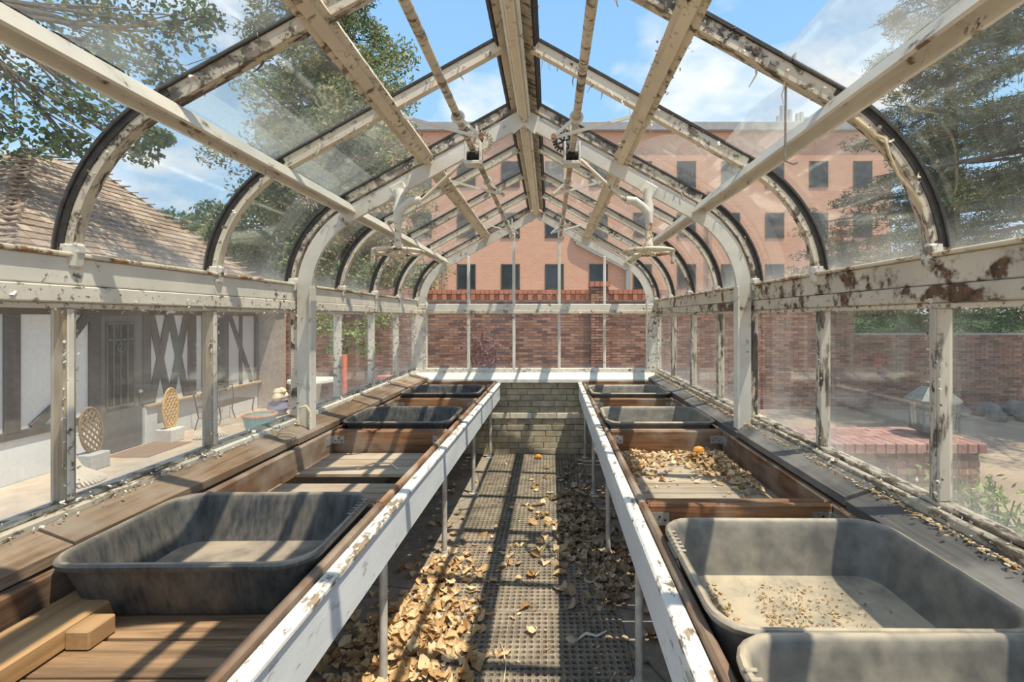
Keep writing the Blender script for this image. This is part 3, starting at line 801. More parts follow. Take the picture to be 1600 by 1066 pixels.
ML = ['rubber mat with round holes, farthest down the aisle against the end wall', 'perforated rubber mat, second from the end wall', 'perforated rubber mat, third from the end wall, beside the shaded leaf heap',
      'perforated rubber mat, fourth from the end wall, under the edge of the shaded leaf heap', 'perforated rubber mat, second nearest to the camera, beside the sunlit leaf pile', 'perforated rubber mat nearest the camera at the bottom of the aisle']
for i in range(6):
    o = mat0 if i == 0 else mat0.copy()
    if i: C.objects.link(o)
    o.location = (-.130+(.0, .004, -.006, .0, .012, .02)[i], 4.645-.667*i, .0008); o.rotation_euler = (0, 0, (0, .004, -.005, .003, .006, -.004)[i])
    tag(o, ML[i], 'mat', 'rubber mats along the aisle')

# ------------------------------------------------------------------ dry leaves
def leafshape(L, w, fold, curl, tw):
    vs = []; fs = []
    ts = (0, .16, .38, .62, .84, 1.0)
    ph = R.uniform(0, 6)
    for t in ts:
        hw = w*math.sin(PI*min(max(t, .02), .985)**.8)*(.3 if t > .9 else 1)*R.uniform(.72, 1.2)
        z = curl*(t-.5)**2*L*1.6+R.gauss(0, .035)
        for a in (-1, -.5, 0, .5, 1):
            crk = .10*math.sin(5*a+7*t+ph)*abs(a)+R.gauss(0, .02)
            vs.append(((t-.5)*L+R.gauss(0, .025)*abs(a), a*hw+tw*(t-.5)*L*.2, z+abs(a)**1.5*fold*hw+a*tw*(t-.5)*hw+crk*w*1.6))
    for k in range(5):
        for j in range(4): fs.append((k*5+j, k*5+j+1, k*5+6+j, k*5+5+j))
    return vs, fs
LV = [leafshape(R.uniform(.9, 1.1), R.uniform(.26, .44), R.uniform(-.5, 1.0), R.uniform(-.5, .9), R.uniform(-.9, .9)) for _ in range(14)]
HM = {}
class Leaves:
    def __init__(s): s.items = []
    def drop(s, x, y, size, base=0.0, rise=.0045, tilt=.45):
        key = (round(x/.05), round(y/.05), round(base*10)); h = HM.get(key, 0); HM[key] = h+1
        z = base+.004+size*.10+h*rise
        s.items.append((x, y, z, size, R.gauss(0, tilt)*.6, R.gauss(0, tilt)*.6, R.uniform(0, 2*PI), R.randrange(14)))
def leafmeshes(mat):
    out = []
    for k, (v, f) in enumerate(LV):
        me = bpy.data.meshes.new('dry_leaf'); me.from_pydata(v, [], f); me.materials.append(MATS[mat]); me.update()
        me.polygons.foreach_set('use_smooth', [True]*len(me.polygons)); out.append(me)
    return out
def settle(items, nsingle, mat, label, group, stuffname, stufflabel):
    """the nearest leaves are objects of their own, the rest one litter"""
    items.sort(key=lambda q: (q[1]-q[3]*4)); ms = leafmeshes(mat)
    for it in items[:nsingle]:
        o = bpy.data.objects.new('dry_leaf', ms[it[7]]); C.objects.link(o)
        o.location = it[:3]; o.rotation_euler = it[4:7]; o.scale = (it[3],)*3; tag(o, label, 'leaf', group)
    rest = items[nsingle:]
    if rest:
        mb = MB()
        from mathutils import Euler
        for it in rest:
            M = Euler(it[4:7]).to_matrix()*it[3]; p = Vector(it[:3]); v, f = LV[it[7]]; mb.add([p+M @ Vector(q) for q in v], f)
        tag(mb.build(stuffname, mat, None, fix=False), stufflabel, 'leaf litter', None, 'stuff')
def blob(n, cx, cy, sx, sy, lo, hi, L, base=0.0, ok=None, rise=.0045):
    c = 0
    while c < n:
        x, y = R.gauss(cx, sx), R.gauss(cy, sy)
        if ok and not ok(x, y): continue
        L.drop(x, y, R.uniform(lo, hi), base, rise); c += 1
sun_l = Leaves()
lim = lambda x, y: -1.42 < x < -.22 and 1.55 < y < 4.9
blob(420, -.60, 2.08, .13, .20, .03, .078, sun_l, .012, lim, .007)
blob(90, -.62, 2.55, .10, .2, .03, .07, sun_l, .012, lim)
blob(150, -.85, 1.95, .22, .25, .04, .08, sun_l, .002, lim)
blob(70, -.75, 2.9, .25, .7, .035, .08, sun_l, .002, lim)
blob(45, -.30, 2.6, .16, .8, .03, .07, sun_l, .013, lambda x, y: -.5 < x < .02 and 1.55 < y < 4.8)
blob(26, -.03, 3.35, .05, .45, .05, .085, sun_l, .013, lambda x, y: -.2 < x < .06 and y < 4.8)
settle(sun_l.items, 190, 'dry_leaf', 'pale dry leaf in the sunlit drift on the house side of the aisle', 'sunlit dry leaves on the floor', 'dry_leaf_litter', 'pale dry leaves drifted along the aisle and under the house side bench')
shade_l = Leaves()
lim = lambda x, y: .03 < x < 1.1 and 1.9 < y < 4.9
blob(300, .20, 3.25, .11, .42, .035, .085, shade_l, .010, lim, .007)
blob(190, .36, 2.75, .12, .30, .035, .08, shade_l, .006, lim, .006)
blob(60, .55, 3.2, .25, .6, .05, .09, shade_l, .002, lim)
blob(26, .24, 4.15, .10, .3, .05, .08, shade_l, .012, lim)
settle(shade_l.items, 60, 'dry_leaf_shaded', 'dry leaf in the shaded heap under the lantern side bench', 'shaded dry leaves on the floor', 'shaded_leaf_litter', 'heap of dry leaves in the shade of the lantern side bench')
box_l = Leaves()
inb = lambda x, y: .385 < x < 1.01 and 1.79 < y < 2.72
blob(150, .46, 2.50, .06, .13, .022, .048, box_l, .693, inb, .004)
blob(230, .88, 2.50, .08, .13, .022, .048, box_l, .693, inb, .006)
blob(80, .94, 2.26, .04, .14, .02, .042, box_l, .693, inb, .004)
blob(80, .66, 2.62, .16, .05, .02, .042, box_l, .693, inb, .004)
blob(25, .65, 2.2, .2, .25, .012, .03, box_l, .693, inb, .003)
settle(box_l.items, 50, 'dry_leaf', 'small curled dry leaf on the slats of the tubless planter box, lantern side', 'dry leaves in the planter box', 'planter_leaf_litter', 'curled dry leaves heaped along the far side of the tubless planter box')
far_l = Leaves()
blob(45, .93, 3.62, .07, .1, .03, .06, far_l, .693, lambda x, y: .45 < x < 1.01 and 3.36 < y < 3.8, .012)
settle(far_l.items, 0, 'dry_leaf', '', '', 'tub_side_leaf_litter', 'dry leaves and stems heaped behind the third tub, lantern side')
# bits along the right sill, chips in the tubs
def litter(name, n, fn, size, mat, label, cat='debris'):
    mb = MB()
    for _ in range(n):
        p = Vector(fn()); a = R.uniform(0, PI); l = R.uniform(*size); w = l*R.uniform(.2, .6); tl = R.gauss(0, .25)
        M = Matrix.Rotation(a, 3, 'Z') @ Matrix.Rotation(tl, 3, 'X')
        mb.obox(p+Vector((0, 0, l*.08+.0015)), (l/2, w/2, .0012), M)
    tag(mb.build(name, mat, None, fix=False), label, cat, None, 'stuff')
def sillpt():
    return (XR-.072-abs(R.gauss(0, .014)), R.uniform(.9, 4.9), .888)
litter('sill_debris', 1300, sillpt, (.004, .016), 'dry_leaf', 'dry leaf crumbs and paint chips along the foot of the lantern side windows')
litter('wood_chips', 520, lambda: rxf(.58+abs(R.gauss(0, .14)), 1.19+R.gauss(0, .1), .7045), (.002, .009), 'dry_leaf', 'wood chips and crumbs on the floor of the big dusty grey tub')
litter('leaf_crumbs', 110, lambda: rxf(.475+R.gauss(0, .018), 1.25+R.gauss(0, .06), .7045), (.004, .013), 'dry_leaf', 'brown leaf crumbs at the aisle end of the big dusty grey tub')
litter('floor_bits', 420, lambda: (R.uniform(-1.2, .35), R.uniform(1.6, 4.95), .0135), (.005, .022), 'dry_leaf', 'small leaf fragments strewn over the aisle mats and floor')
def pod(p, r, label):
    mb = MB(); mb.lathe(p, [(r*.3, 0), (r*.8, r*.25), (r, r*.8), (r*.75, r*1.35), (r*.2, r*1.6)], 10, 1.15, .85)
    o = mb.build('seed_pod', 'orange_pod', None, smooth=True); tag(o, label, 'seed pod')
pod((.845, 2.58, .725), .030, 'bright orange dried pod on top of the leaves in the tubless planter box')
pod((-.12, 4.80, .014), .030, 'orange dried pod on the far mat in front of the painted brick wall')

# ------------------------------------------------------------------ timber, wire and rope bits
b_ = empty('timber_offcut', lxf(-1.16, 1.0, .694), 'thick sawn timber lying in the nearest planter box, house side', 'timber')
MB(lxf).box((-1.29, .66, .694), (-1.15, 1.34, .750), .006).build('beam', 'timber_y', b_)
MB(lxf).box((-1.15, 1.10, .694), (-1.09, 1.17, .742), .004).build('end_block', 'timber_y', b_)
MB(lxf).obox((-.88, 2.44, .700), (.13, .004, .003), Matrix.Rotation(.35, 3, 'Z')).tube([(-1.0, 2.40, .698), (-.93, 2.47, .712), (-.86, 2.46, .708), (-.80, 2.36, .698)], .004, 6)
tg = MB(lxf).tube([(-1.02, 2.42, .697), (-.95, 2.47, .712), (-.86, 2.47, .712), (-.79, 2.40, .699)], .004, 6).build('twig', 'rope_tan', None, smooth=True)
tag(tg, 'bent pale twig on the slats of the tubless planter box, house side', 'twig')
wr = MB().ring((-1.365, 2.36, .887), .047, .0035, sx=.9).build('wire_ring', 'wire_steel', None, smooth=True); wr.rotation_euler = (0, .28, 0)
tag(wr, 'small wire ring lying on the brown back plank', 'ring')
rope = MB().tube([(XL+.16, 2.585, .90), (XL+.165, 2.585, .96), (XL+.14, 2.587, 1.0), (XL+.10, 2.59, .99), (XL+.09, 2.59, .94), (XL+.092, 2.59, .895)], .007, 8).build('rope_loop', 'rope_tan', None, smooth=True)
tag(rope, 'loop of pale rope at the foot of the steel post, house side', 'rope')
hk = MB().tube([(.745, 1.385, 2.285), (.748, 1.385, 2.305), (.754, 1.42, 2.31), (.752, 1.45, 2.28), (.750, 1.45, 2.0), (.775, 1.45, 1.99), (.79, 1.45, 1.995)], .0035, 6).build('wire_hook', 'wire_steel', None, smooth=True)
tag(hk, 'long thin wire hook hanging from the nearest roof bar, lantern side', 'hook')
vn = MB().tube([(.935, 1.39, 2.11), (.96, 1.37, 2.07), (.985, 1.38, 2.055), (1.01, 1.37, 2.04), (1.015, 1.36, 1.99), (1.05, 1.37, 1.93), (1.10, 1.38, 1.885), (1.145, 1.395, 1.84)], [.005, .006, .006, .005, .004, .004, .004, .003], 6).build('dry_vine', 'rope_tan', None, smooth=True)
tag(vn, 'dry vine stem trailing along the nearest curved bar, lantern side', 'vine')

st = MB().tube([(.13, 2.10, .017), (.17, 2.13, .024), (.22, 2.12, .018), (.27, 2.15, .022)], [.004, .007, .006, .003], 5).build('paint_strip', 'paint_white', None, smooth=True)
tag(st, 'curled strip of white paint lying on the near mat in the shade', 'paint strip')
st = MB().tube([(-.19, 1.78, .016), (-.185, 1.92, .026), (-.205, 2.02, .022), (-.225, 2.08, .017)], .0022, 5).build('straw', 'rope_tan', None, smooth=True)
tag(st, 'thin dry straw lying along the sunlit near mat', 'straw')

# ------------------------------------------------------------------ vent gear: one set on each slope
def vent_gear(s, label):
    X = lambda d: XC+s*d
    g = empty('vent_operator', (X(.27), 2.6, 1.86), label, 'vent gear', 'roof vent gears')
    sh = MB().tube([(X(.27), YA+.1, 2.415), (X(.27), YE-.06, 2.415)], .018, 10).build('shaft', 'paint_bar_worn', g, smooth=True)
    for k in (-2, 2, 6):
        y = YK[k]-.02
        MB().bar((X(.27), y, 2.60), (X(.27), y, 2.40), .012, .03, (0, 1, 0)).ring((X(.27), y, 2.415), .026, .008, 'y', 16, 6).build('shaft_hanger', 'paint_steel', g)
    for y in (2.07, 3.04, 4.40):     # lever down to an elbow, rod back out to the vent frame
        e = (X(.165), y, 2.325)
        a = MB().bar((X(.27), y, 2.418), e, .014, .007, (0, 1, 0)).build('lever', 'paint_white', g)
        MB().bar((e[0], y+.012, e[2]), (X(.575), y+.012, 2.435), .014, .007, (0, 1, 0)).build('push_rod', 'paint_white', g)
        MB().tube([(e[0], y-.012, e[2]), (e[0], y+.024, e[2])], .011, 8).build('elbow_pin', 'paint_rust', g, smooth=True)
        MB().ring((X(.27), y, 2.415), .024, .008, 'y', 14, 6).build('shaft_clamp', 'paint_steel', g, smooth=True)
    y = 2.50
    mb = MB().box((X(.27)-.046, y-.036, 2.335), (X(.27)+.046, y+.036, 2.357), .004)
    for d in (-.040, .040): mb.box((X(.27)+d-.007, y-.036, 2.345), (X(.27)+d+.007, y+.036, 2.46), .004)
    mb.build('worm_housing', 'paint_steel', g)
    mb = MB()
    for i in range(9): mb.ring((X(.27)-.028+.007*i, y-.012, 2.386), .021, .0042, 'x', 14, 6)
    mb.tube([(X(.27)-.034, y-.012, 2.386), (X(.27)+.034, y-.012, 2.386)], .018, 10); mb.build('worm', 'iron_black', g, smooth=True)
    gx_, gz = X(.225), 2.47
    mb = MB().ring((gx_, y, gz), .042, .007, 'y', 20, 6)
    for i in range(20):
        a = 2*PI*i/20
        if math.cos(a)*s > .55: continue
        mb.obox((gx_+.053*math.cos(a), y, gz+.053*math.sin(a)), (.008, .009, .0035), Matrix.Rotation(-a, 3, 'Y'))
    for i in range(3):
        a = i*PI/3+.4; mb.bar((gx_-.042*math.cos(a), y, gz-.042*math.sin(a)), (gx_+.042*math.cos(a), y, gz+.042*math.sin(a)), .010, .007, (0, 1, 0))
    mb.build('gear_wheel', 'iron_black' if s > 0 else 'paint_rust', g)
    hub = Vector((X(.705), 2.56, 2.085))
    MB().tube([(X(.30), y, 2.385), (X(.56), 2.545, 2.165), (X(.60), 2.55, 2.150)], .010, 8).build('drive_rod', 'paint_bar', g, smooth=True)
    # forked bracket: flange on the arch, curved horn to the rod, stem down to the wheel
    x, z = rp(s, .90, .150)
    MB().obox((x, 2.604, z+.02), (.045, .012, .038), Matrix.Rotation(s*A0, 3, 'Y'), .008).build('bracket_flange', 'paint_steel', g)
    MB().tube([(x, 2.60, z+.01), (x-s*.012, 2.585, z-.035), (hub.x+s*.01, 2.565, hub.z+.02), hub], [.032, .025, .022, .024], 10).build('bracket_arm', 'paint_steel', g, smooth=True)
    MB().tube([(X(.575), 2.548, 2.160), (X(.625), 2.55, 2.155), (X(.67), 2.555, 2.125), hub, (hub.x, hub.y, 2.03)], [.022, .024, .022, .025, .022], 10).build('bracket_horn', 'paint_steel', g, smooth=True)
    MB().lathe((hub.x, hub.y, 1.885), [(.012, 0), (.026, .006), (.027, .03), (.019, .045), (.018, .16)], 12).build('stem', 'paint_rust', g, smooth=True)
    wz = 1.873
    wh = MB().ring((hub.x, hub.y, wz), .135, .0105, 'z', 36, 8).build('handwheel', 'paint_rust' if s > 0 else 'paint_bar', g, smooth=True)
    for i in range(4):
        a = i*PI/4+.3
        MB().tube([(hub.x-.13*math.cos(a), hub.y-.13*math.sin(a), wz), (hub.x, hub.y, wz+.010), (hub.x+.13*math.cos(a), hub.y+.13*math.sin(a), wz)], .007, 6).build('spoke', 'paint_bar', wh, smooth=True)
    MB().lathe((hub.x+.115*s, hub.y-.07, wz-.075), [(.008, 0), (.012, .012), (.011, .05), (.007, .075)], 10).build('crank_grip', 'paint_rust', wh, smooth=True)
    MB().lathe((hub.x, hub.y, wz-.018), [(.014, 0), (.024, .004), (.024, .028)], 12).build('wheel_hub', 'paint_rust', wh, smooth=True)
    return g
vent_gear(-1, 'cream painted vent shaft, worm gear and handwheel under the house side slope')
vent_gear(1, 'cream painted vent shaft, worm gear and rusty handwheel under the lantern side slope')
# ------------------------------------------------------------------ foliage helpers
NR = np.random.default_rng(5)
def leafcloud(centres, size, aspect=.5, up=0.0, jit=.4):
    """one small bent blade per centre, as two triangles"""
    c = np.asarray(centres); n = len(c)
    a = NR.normal(size=(n, 3)); a[:, 2] = a[:, 2]*(1-up)-up*.2; a /= np.linalg.norm(a, axis=1)[:, None]
    b = np.cross(a, NR.normal(size=(n, 3))); b /= np.linalg.norm(b, axis=1)[:, None]
    s = size*(1+jit*NR.uniform(-1, 1, n))[:, None]
    V = np.stack([c-a*s/2, c+b*s*aspect/2, c+a*s/2, c-b*s*aspect/2], 1).reshape(-1, 3)
    return V, np.arange(4*n).reshape(n, 4)
def clumps(cs, radii, per, flat=.6):
    out = []
    for c, r in zip(cs, radii):
        d = NR.normal(size=(per, 3)); d /= np.linalg.norm(d, axis=1)[:, None]; d *= (NR.uniform(0, 1, per)**.45)[:, None]*r; d[:, 2] *= flat
        out.append(np.asarray(c)+d)
    return np.concatenate(out)
def limb(mb, p0, p1, r0, r1, bend=.1, n=4, sides=6):
    p0, p1 = Vector(p0), Vector(p1); L = (p1-p0).length; o = Vector((R.gauss(0, bend), R.gauss(0, bend), R.gauss(0, bend)*.5))*L
    pts = [p0.lerp(p1, i/n)+o*math.sin(PI*i/n) for i in range(n+1)]
    mb.tube(pts, [r0+(r1-r0)*i/n for i in range(n+1)], sides); return pts
GZ = -.58
def conifer(name, label, x, y, h, rad, nb, mat, per, leaf, lo=.12, droop=-.1, shape=1.0, zb=GZ, aspect=.4, group=None, flat=.45, crad=.16):
    t = empty(name, (x, y, zb), label, 'tree', group)
    mb = MB(); mb.tube([(x, y, zb), (x+R.uniform(-.1, .1), y, zb+h*.5), (x, y, zb+h)], [h*.022, h*.014, .02], 8); mb.build('trunk', 'bark', t, smooth=True)
    mb = MB(); cs = []; rs = []
    for i in range(nb):
        f = lo+(1-lo)*((i+.5)/nb); a = i*2.399+R.uniform(-.4, .4); L = rad*(1-f)**shape*R.uniform(.6, 1.12)+.2
        p0 = Vector((x, y, zb+h*f)); p1 = p0+Vector((math.cos(a)*L, math.sin(a)*L, droop*L+R.uniform(-.1, .2)*L))
        pts = limb(mb, p0, p1, .02+.02*L, .008, .05, 4, 4)
        m = max(3, int(L*2.6))
        for k in range(m):
            q = .22+.8*k/m; c = p0.lerp(p1, q)+Vector((R.gauss(0, .12*L), R.gauss(0, .12*L), R.gauss(0, .07*L)))
            cs.append(c); rs.append(crad*L*R.uniform(.7, 1.3)+.18)
    mb.build('branches', 'bark', t, fix=False)['kind'] = 'stuff'
    V, F = leafcloud(clumps(cs, rs, per, flat), leaf, aspect, .2)
    np_mesh('foliage', V, F, mat, t)['kind'] = 'stuff'
    return t
def broadleaf(name, label, root, trunk, cents, rads, mat, per, leaf, r0=.14, group=None, aspect=.65, flat=.7):
    t = empty(name, root, label, 'tree', group)
    mb = MB(); mb.tube([Vector(root)]+[Vector(p) for p in trunk], [r0*(1-.5*i/len(trunk)) for i in range(len(trunk)+1)], 9); mb.build('trunk', 'bark', t, smooth=True)
    mb = MB(); top = Vector(trunk[-1])
    for c, r in zip(cents, rads):
        s = min([Vector(p) for p in trunk], key=lambda p: (p-Vector(c)).length)
        pts = limb(mb, s, c, r0*.2, .012, .09, 5, 6)
        for k in range(7):
            b = pts[R.randrange(2, 6)]; e = Vector(c)+Vector((R.gauss(0, r*.6), R.gauss(0, r*.6), R.gauss(0, r*.35))); limb(mb, b, e, .014, .004, .1, 3, 4)
    mb.build('branches', 'bark', t, fix=False)['kind'] = 'stuff'
    V, F = leafcloud(clumps(cents, rads, per, flat), leaf, aspect)
    np_mesh('foliage', V, F, mat, t)['kind'] = 'stuff'
    return t

# ------------------------------------------------------------------ half-timbered house
HX = -6.4
H = empty('half_timbered_house', (HX, 7.2, GZ), 'white half-timbered house with dark beams and brown shingled hip roof', 'house')
MB().box((HX-4.2, 5.1, GZ), (HX, 9.96, 1.80)).build('wall', 'stucco', H)
def beam(y0, z0, y1, z1, w, d=.035):
    return MB().bar((HX+d/2-.002, y0, z0), (HX+d/2-.002, y1, z1), w, d, (1, 0, 0), .004).build('timber', 'half_timber', H)
beam(5.1, 1.63, 9.96, 1.63, .17)
beam(5.1, .10, 6.40, .10, .10)
for y, w in ((5.40, .16), (6.38, .15), (7.20, .14), (8.12, .16), (8.42, .12), (8.98, .10), (9.90, .12)): beam(y, .13, y, 1.55, w, .038)
beam(6.02, .45, 6.02, 1.20, .12); beam(6.02, 1.18, 6.30, 1.56, .12, .034); beam(6.02, .48, 5.62, .14, .12, .034)
for c in (7.46, 7.83):
    beam(c-.17, .14, c+.17, 1.55, .12); beam(c+.17, .14, c-.17, 1.55, .12, .031)
beam(9.40, .14, 9.40, 1.55, .075); beam(9.08, 1.55, 9.76, .15, .10, .031)
MB().box((HX-.01, 7.14, .09), (HX+.10, 9.98, .13), .006).build('ledge', 'ledge_wood', H)
MB().box((HX-.005, 7.14, GZ), (HX+.06, 7.36, .09), .006).build('pilaster', 'stucco', H)
# door with tall leaded light
d = empty('door', (HX, 6.79, -.48), parent=H)
MB().box((HX+.002, 6.46, -.47), (HX+.028, 7.12, 1.54), .004).build('door_leaf', 'door_paint', d)
MB().box((HX+.028, 6.54, .22), (HX+.034, 6.97, 1.40)).build('pane', 'door_glass', d)
mb = MB()
for y in (6.54, 6.64, 6.75, 6.86, 6.97): mb.box((HX+.032, y-.009, .20), (HX+.044, y+.009, 1.42))
for z in (.20, 1.18, 1.42): mb.box((HX+.032, 6.53, z-.012), (HX+.044, 6.98, z+.012))
mb.ring((HX+.046, 6.755, 1.06), .06, .008, 'x', 18, 6)
for k in range(3): mb.bar((HX+.046, 6.755, 1.06), (HX+.046, 6.755+.06*math.sin(k*2.094), 1.06+.06*math.cos(k*2.094)), .010, .008, (1, 0, 0))
mb.build('leading', 'door_paint', d)
MB().lathe((HX+.07, 7.04, .34), [(.012, 0), (.028, .01), (.028, .045), (.012, .055)], 12).build('knob', 'knob_metal', d, smooth=True)
w = empty('window', (HX, 8.7, .13), parent=H)
MB().box((HX+.002, 8.48, .16), (HX+.012, 8.93, 1.53)).build('pane', 'window_dark', w)
mb = MB()
for y in (8.49, 8.705, 8.92): mb.box((HX+.008, y-.02, .15), (HX+.030, y+.02, 1.54))
for z in (.17, .85, 1.52): mb.box((HX+.008, 8.48, z-.02), (HX+.030, 8.93, z+.02))
mb.build('window_frame', 'half_timber', w)
# hip roof
EX, EZ, RZ, RX = -5.9, 1.90, 4.23, -8.5
yn, yf, ya_, yb_ = 4.82, 10.2, 7.42, 8.6
P = [(EX, yn, EZ), (EX, yf, EZ), (-11.1, yf, EZ), (-11.1, yn, EZ), (RX, ya_, RZ), (RX, yb_, RZ)]
mb = MB(); lowz = [(p[0], p[1], p[2]-.09) for p in P[:4]]
mb.add(P+lowz, [(0, 1, 5, 4), (1, 2, 5), (2, 3, 4, 5), (3, 0, 4), (0, 6, 7, 1), (1, 7, 8, 2), (2, 8, 9, 3), (3, 9, 6, 0), (6, 9, 8, 7)])
RF = mb.build('roof', 'roof_deck', H)
def shingles(p0, p1, q0, q1, keep):
    """rows of shakes on the plane with eave p0-p1 and ridge q0-q1"""
    p0, p1, q0, q1 = map(Vector, (p0, p1, q0, q1)); ex = (p1-p0).normalized()
    n = (p1-p0).cross(q0-p0).normalized(); n = n if n.z > 0 else -n; uy = n.cross(ex).normalized(); uy = uy if uy.z > 0 else -uy
    S = (q0-p0).dot(uy); A = (q0-p0).dot(ex); B = (q1-p0).dot(ex); L = (p1-p0).length; single = []; rest = MB()
    rows = int(S/.148)
    for j in range(rows):
        b = j*.148; f = b/S; a0, a1 = A*f, L+(B-L)*f; a = a0-R.uniform(0, .2)
        while a < a1:
            w_ = R.uniform(.17, .29); s0, s1 = max(a, a0), min(a+w_-.008, a1)
            if s1-s0 > .05:
                M = Matrix((ex, uy, n)).transposed() @ Matrix.Rotation(-.12+R.gauss(0, .016), 3, 'X') @ Matrix.Rotation(R.gauss(0, .012), 3, 'Z')
                c = p0+ex*((s0+s1)/2)+uy*(b+.085+R.uniform(-.012, .012))+n*.018
                mb_ = MB() if keep and j > 2 and len(single) < 300 else rest
                mb_.obox(c, ((s1-s0)/2, .10, .012), M)
                if mb_ is not rest: single.append(mb_)
            a += w_
    for m_ in single: m_.build('shingle', 'shingle', RF)
    if rest.v: rest.build('shingle_field', 'shingle', RF, fix=False)['kind'] = 'stuff'
shingles(P[0], P[1], P[4], P[5], True)
shingles(P[3], P[0], P[4], P[4], False)
mb = MB()
for (a, b) in ((P[0], P[4]), (P[4], P[5]), (P[5], P[1])):
    a, b = Vector(a), Vector(b); n = int((b-a).length/.16)
    for i in range(n): mb.obox(a.lerp(b, (i+.5)/n)+Vector((0, 0, .045)), (.07, .10, .010), Matrix.Rotation(.5*(i % 2)-.25, 3, 'Z') @ Matrix.Rotation(.25, 3, 'X'))
mb.build('hip_caps', 'shingle', RF, fix=False)['kind'] = 'stuff'
MB().box((-9.6, 9.97, GZ), (-6.0, 13.2, 2.3)).build('rear_wing', 'garden_mortar', H)

# ------------------------------------------------------------------ things on the patio
PZ = -.479
def wicker(x, y, mat, pot, label, h, tilt):
    t = empty('wicker_ornament', (x, y, PZ), label, 'ornament', 'wicker ornaments beside the door')
    MB().box((x-.13, y-.13, PZ), (x+.13, y+.13, PZ+.21), .012).build('planter', pot, t)
    c = Vector((x, y, PZ+.21+h/2-.02)); a, b = .145, h/2
    T = Matrix.Rotation(tilt, 3, 'X')
    def pt(yy, zz): return c+T @ Vector((0, yy, zz))
    pts = [pt(a*math.cos(2*PI*i/24), b*math.sin(2*PI*i/24)) for i in range(25)]
    MB().tube(pts, .016, 7).build('hoop', mat, t, smooth=True)
    for i in range(-8, 9):
        for sg in (1, -1):
            q = []
            for k in range(41):
                zz = -b+2*b*k/40; yy = i*.066+sg*zz*.62
                if (yy/a)**2+(zz/b)**2 < 1: q.append(pt(yy, zz))
            if len(q) > 2: MB().tube([q[0], q[-1]], .012, 5).build('lattice_strip', mat, t)
    return t
wicker(-6.02, 5.98, 'wicker_shaded', 'pot_grey', 'shaded oval wicker ornament in a grey planter, left of the house door', .62, .16)
wicker(-6.10, 7.32, 'wicker_gold', 'pot_light', 'sunlit golden oval wicker ornament in a pale planter, right of the house door', .66, 0)
def husks(x, y, label, s, ang):
    t = empty('husk_bundle', (x, y, PZ), label, 'ornament', 'bundles of pale husks on the patio')
    top = Vector((x, y, PZ+.42*s))
    for i in range(13):
        a = ang+(-.75+1.5*i/12); e = Vector((x+.36*s*math.cos(a), y+.36*s*math.sin(a), PZ+.012))
        m = top.lerp(e, .5)+Vector((-.06*math.cos(a), -.06*math.sin(a), -.05))*s
        MB().tube([top, m, e], [.030*s, .034*s, .012*s], 6).build('husk', 'husk', t, smooth=True)
    for i in range(9):
        a = i*.7; MB().lathe((x+.05*s*math.cos(a), y+.05*s*math.sin(a), PZ+(.40+.02*i)*s), [(.01, 0), (.045*s, .03*s), (.04*s, .07*s), (.008, .09*s)], 8).build('husk_flower', 'husk', t, smooth=True)
husks(-5.75, 5.42, 'pale dried husk bundle spread on the patio, left of the shaded wicker ornament', .95, .3)
husks(-5.75, 7.70, 'pale dried husk bundle spread on the patio, beside the wire bench', .95, -.9)
o = MB().box((-6.30, 6.45, PZ), (-5.70, 7.25, PZ+.014), .005).build('door_mat', 'mat_brown'); tag(o, 'brown door mat on the patio in front of the house door', 'mat')
def wirebench():
    x0, x1, y0, y1 = -6.25, -5.85, 8.05, 9.0; zs = PZ+.40
    t = empty('wire_bench', ((x0+x1)/2, (y0+y1)/2, PZ), 'thin brown wire garden bench with scrolled back, against the house', 'bench')
    r = .010
    MB().tube([(x0, y0, zs), (x1, y0, zs), (x1, y1, zs), (x0, y1, zs), (x0, y0, zs)], r, 6).build('seat_frame', 'wire_brown', t, smooth=True)
    for i in range(1, 9):
        x = x0+(x1-x0)*i/9; MB().tube([(x, y0, zs), (x, y1, zs)], .005, 5).build('seat_wire', 'wire_brown', t)
    for (x, y) in ((x0, y0), (x1, y0), (x0, y1), (x1, y1)):
        k = 1 if y == y1 else -1; MB().tube([(x, y, zs), (x, y-.05*k, zs-.2), (x, y+.04*k, PZ)], r, 6).build('leg', 'wire_brown', t, smooth=True)
    MB().tube([(x0, y0, zs), (x0-.04, y0-.02, zs+.26), (x0-.05, (y0+y1)/2, zs+.36), (x0-.04, y1+.02, zs+.26), (x0, y1, zs)], r, 6).build('back_frame', 'wire_brown', t, smooth=True)
    for c in (y0+.24, y1-.24):
        MB().tube([(x0-.04, c+.11*(1-i/26)*math.cos(i*.6), zs+.16+.11*(1-i/26)*math.sin(i*.6)) for i in range(25)], .006, 5).build('scroll', 'wire_brown', t, smooth=True)
    for i in range(5):
        y = (y0+y1)/2-.1+.05*i; MB().tube([(x0, y, zs), (x0-.045, y, zs+.33)], .005, 5).build('back_wire', 'wire_brown', t)
wirebench()
t = empty('glazed_pot', (-5.0, 7.85, PZ), 'wide turquoise glazed pot with terracotta rim on the patio', 'pot')
MB().lathe((-5.0, 7.85, PZ), [(.16, 0), (.22, .12), (.25, .27), (.245, .30)], 24).build('bowl', 'turquoise_glaze', t, smooth=True)
MB().ring((-5.0, 7.85, PZ+.31), .245, .028, n=30).build('rim', 'terracotta', t, smooth=True)
t = empty('violet_pot', (-5.55, 9.30, PZ), 'small violet pot behind the turquoise one, heaped with pale gourds', 'pot')
MB().lathe((-5.55, 9.30, PZ), [(.13, 0), (.20, .14), (.17, .27), (.19, .31)], 20).build('bowl', 'violet_glaze', t, smooth=True)
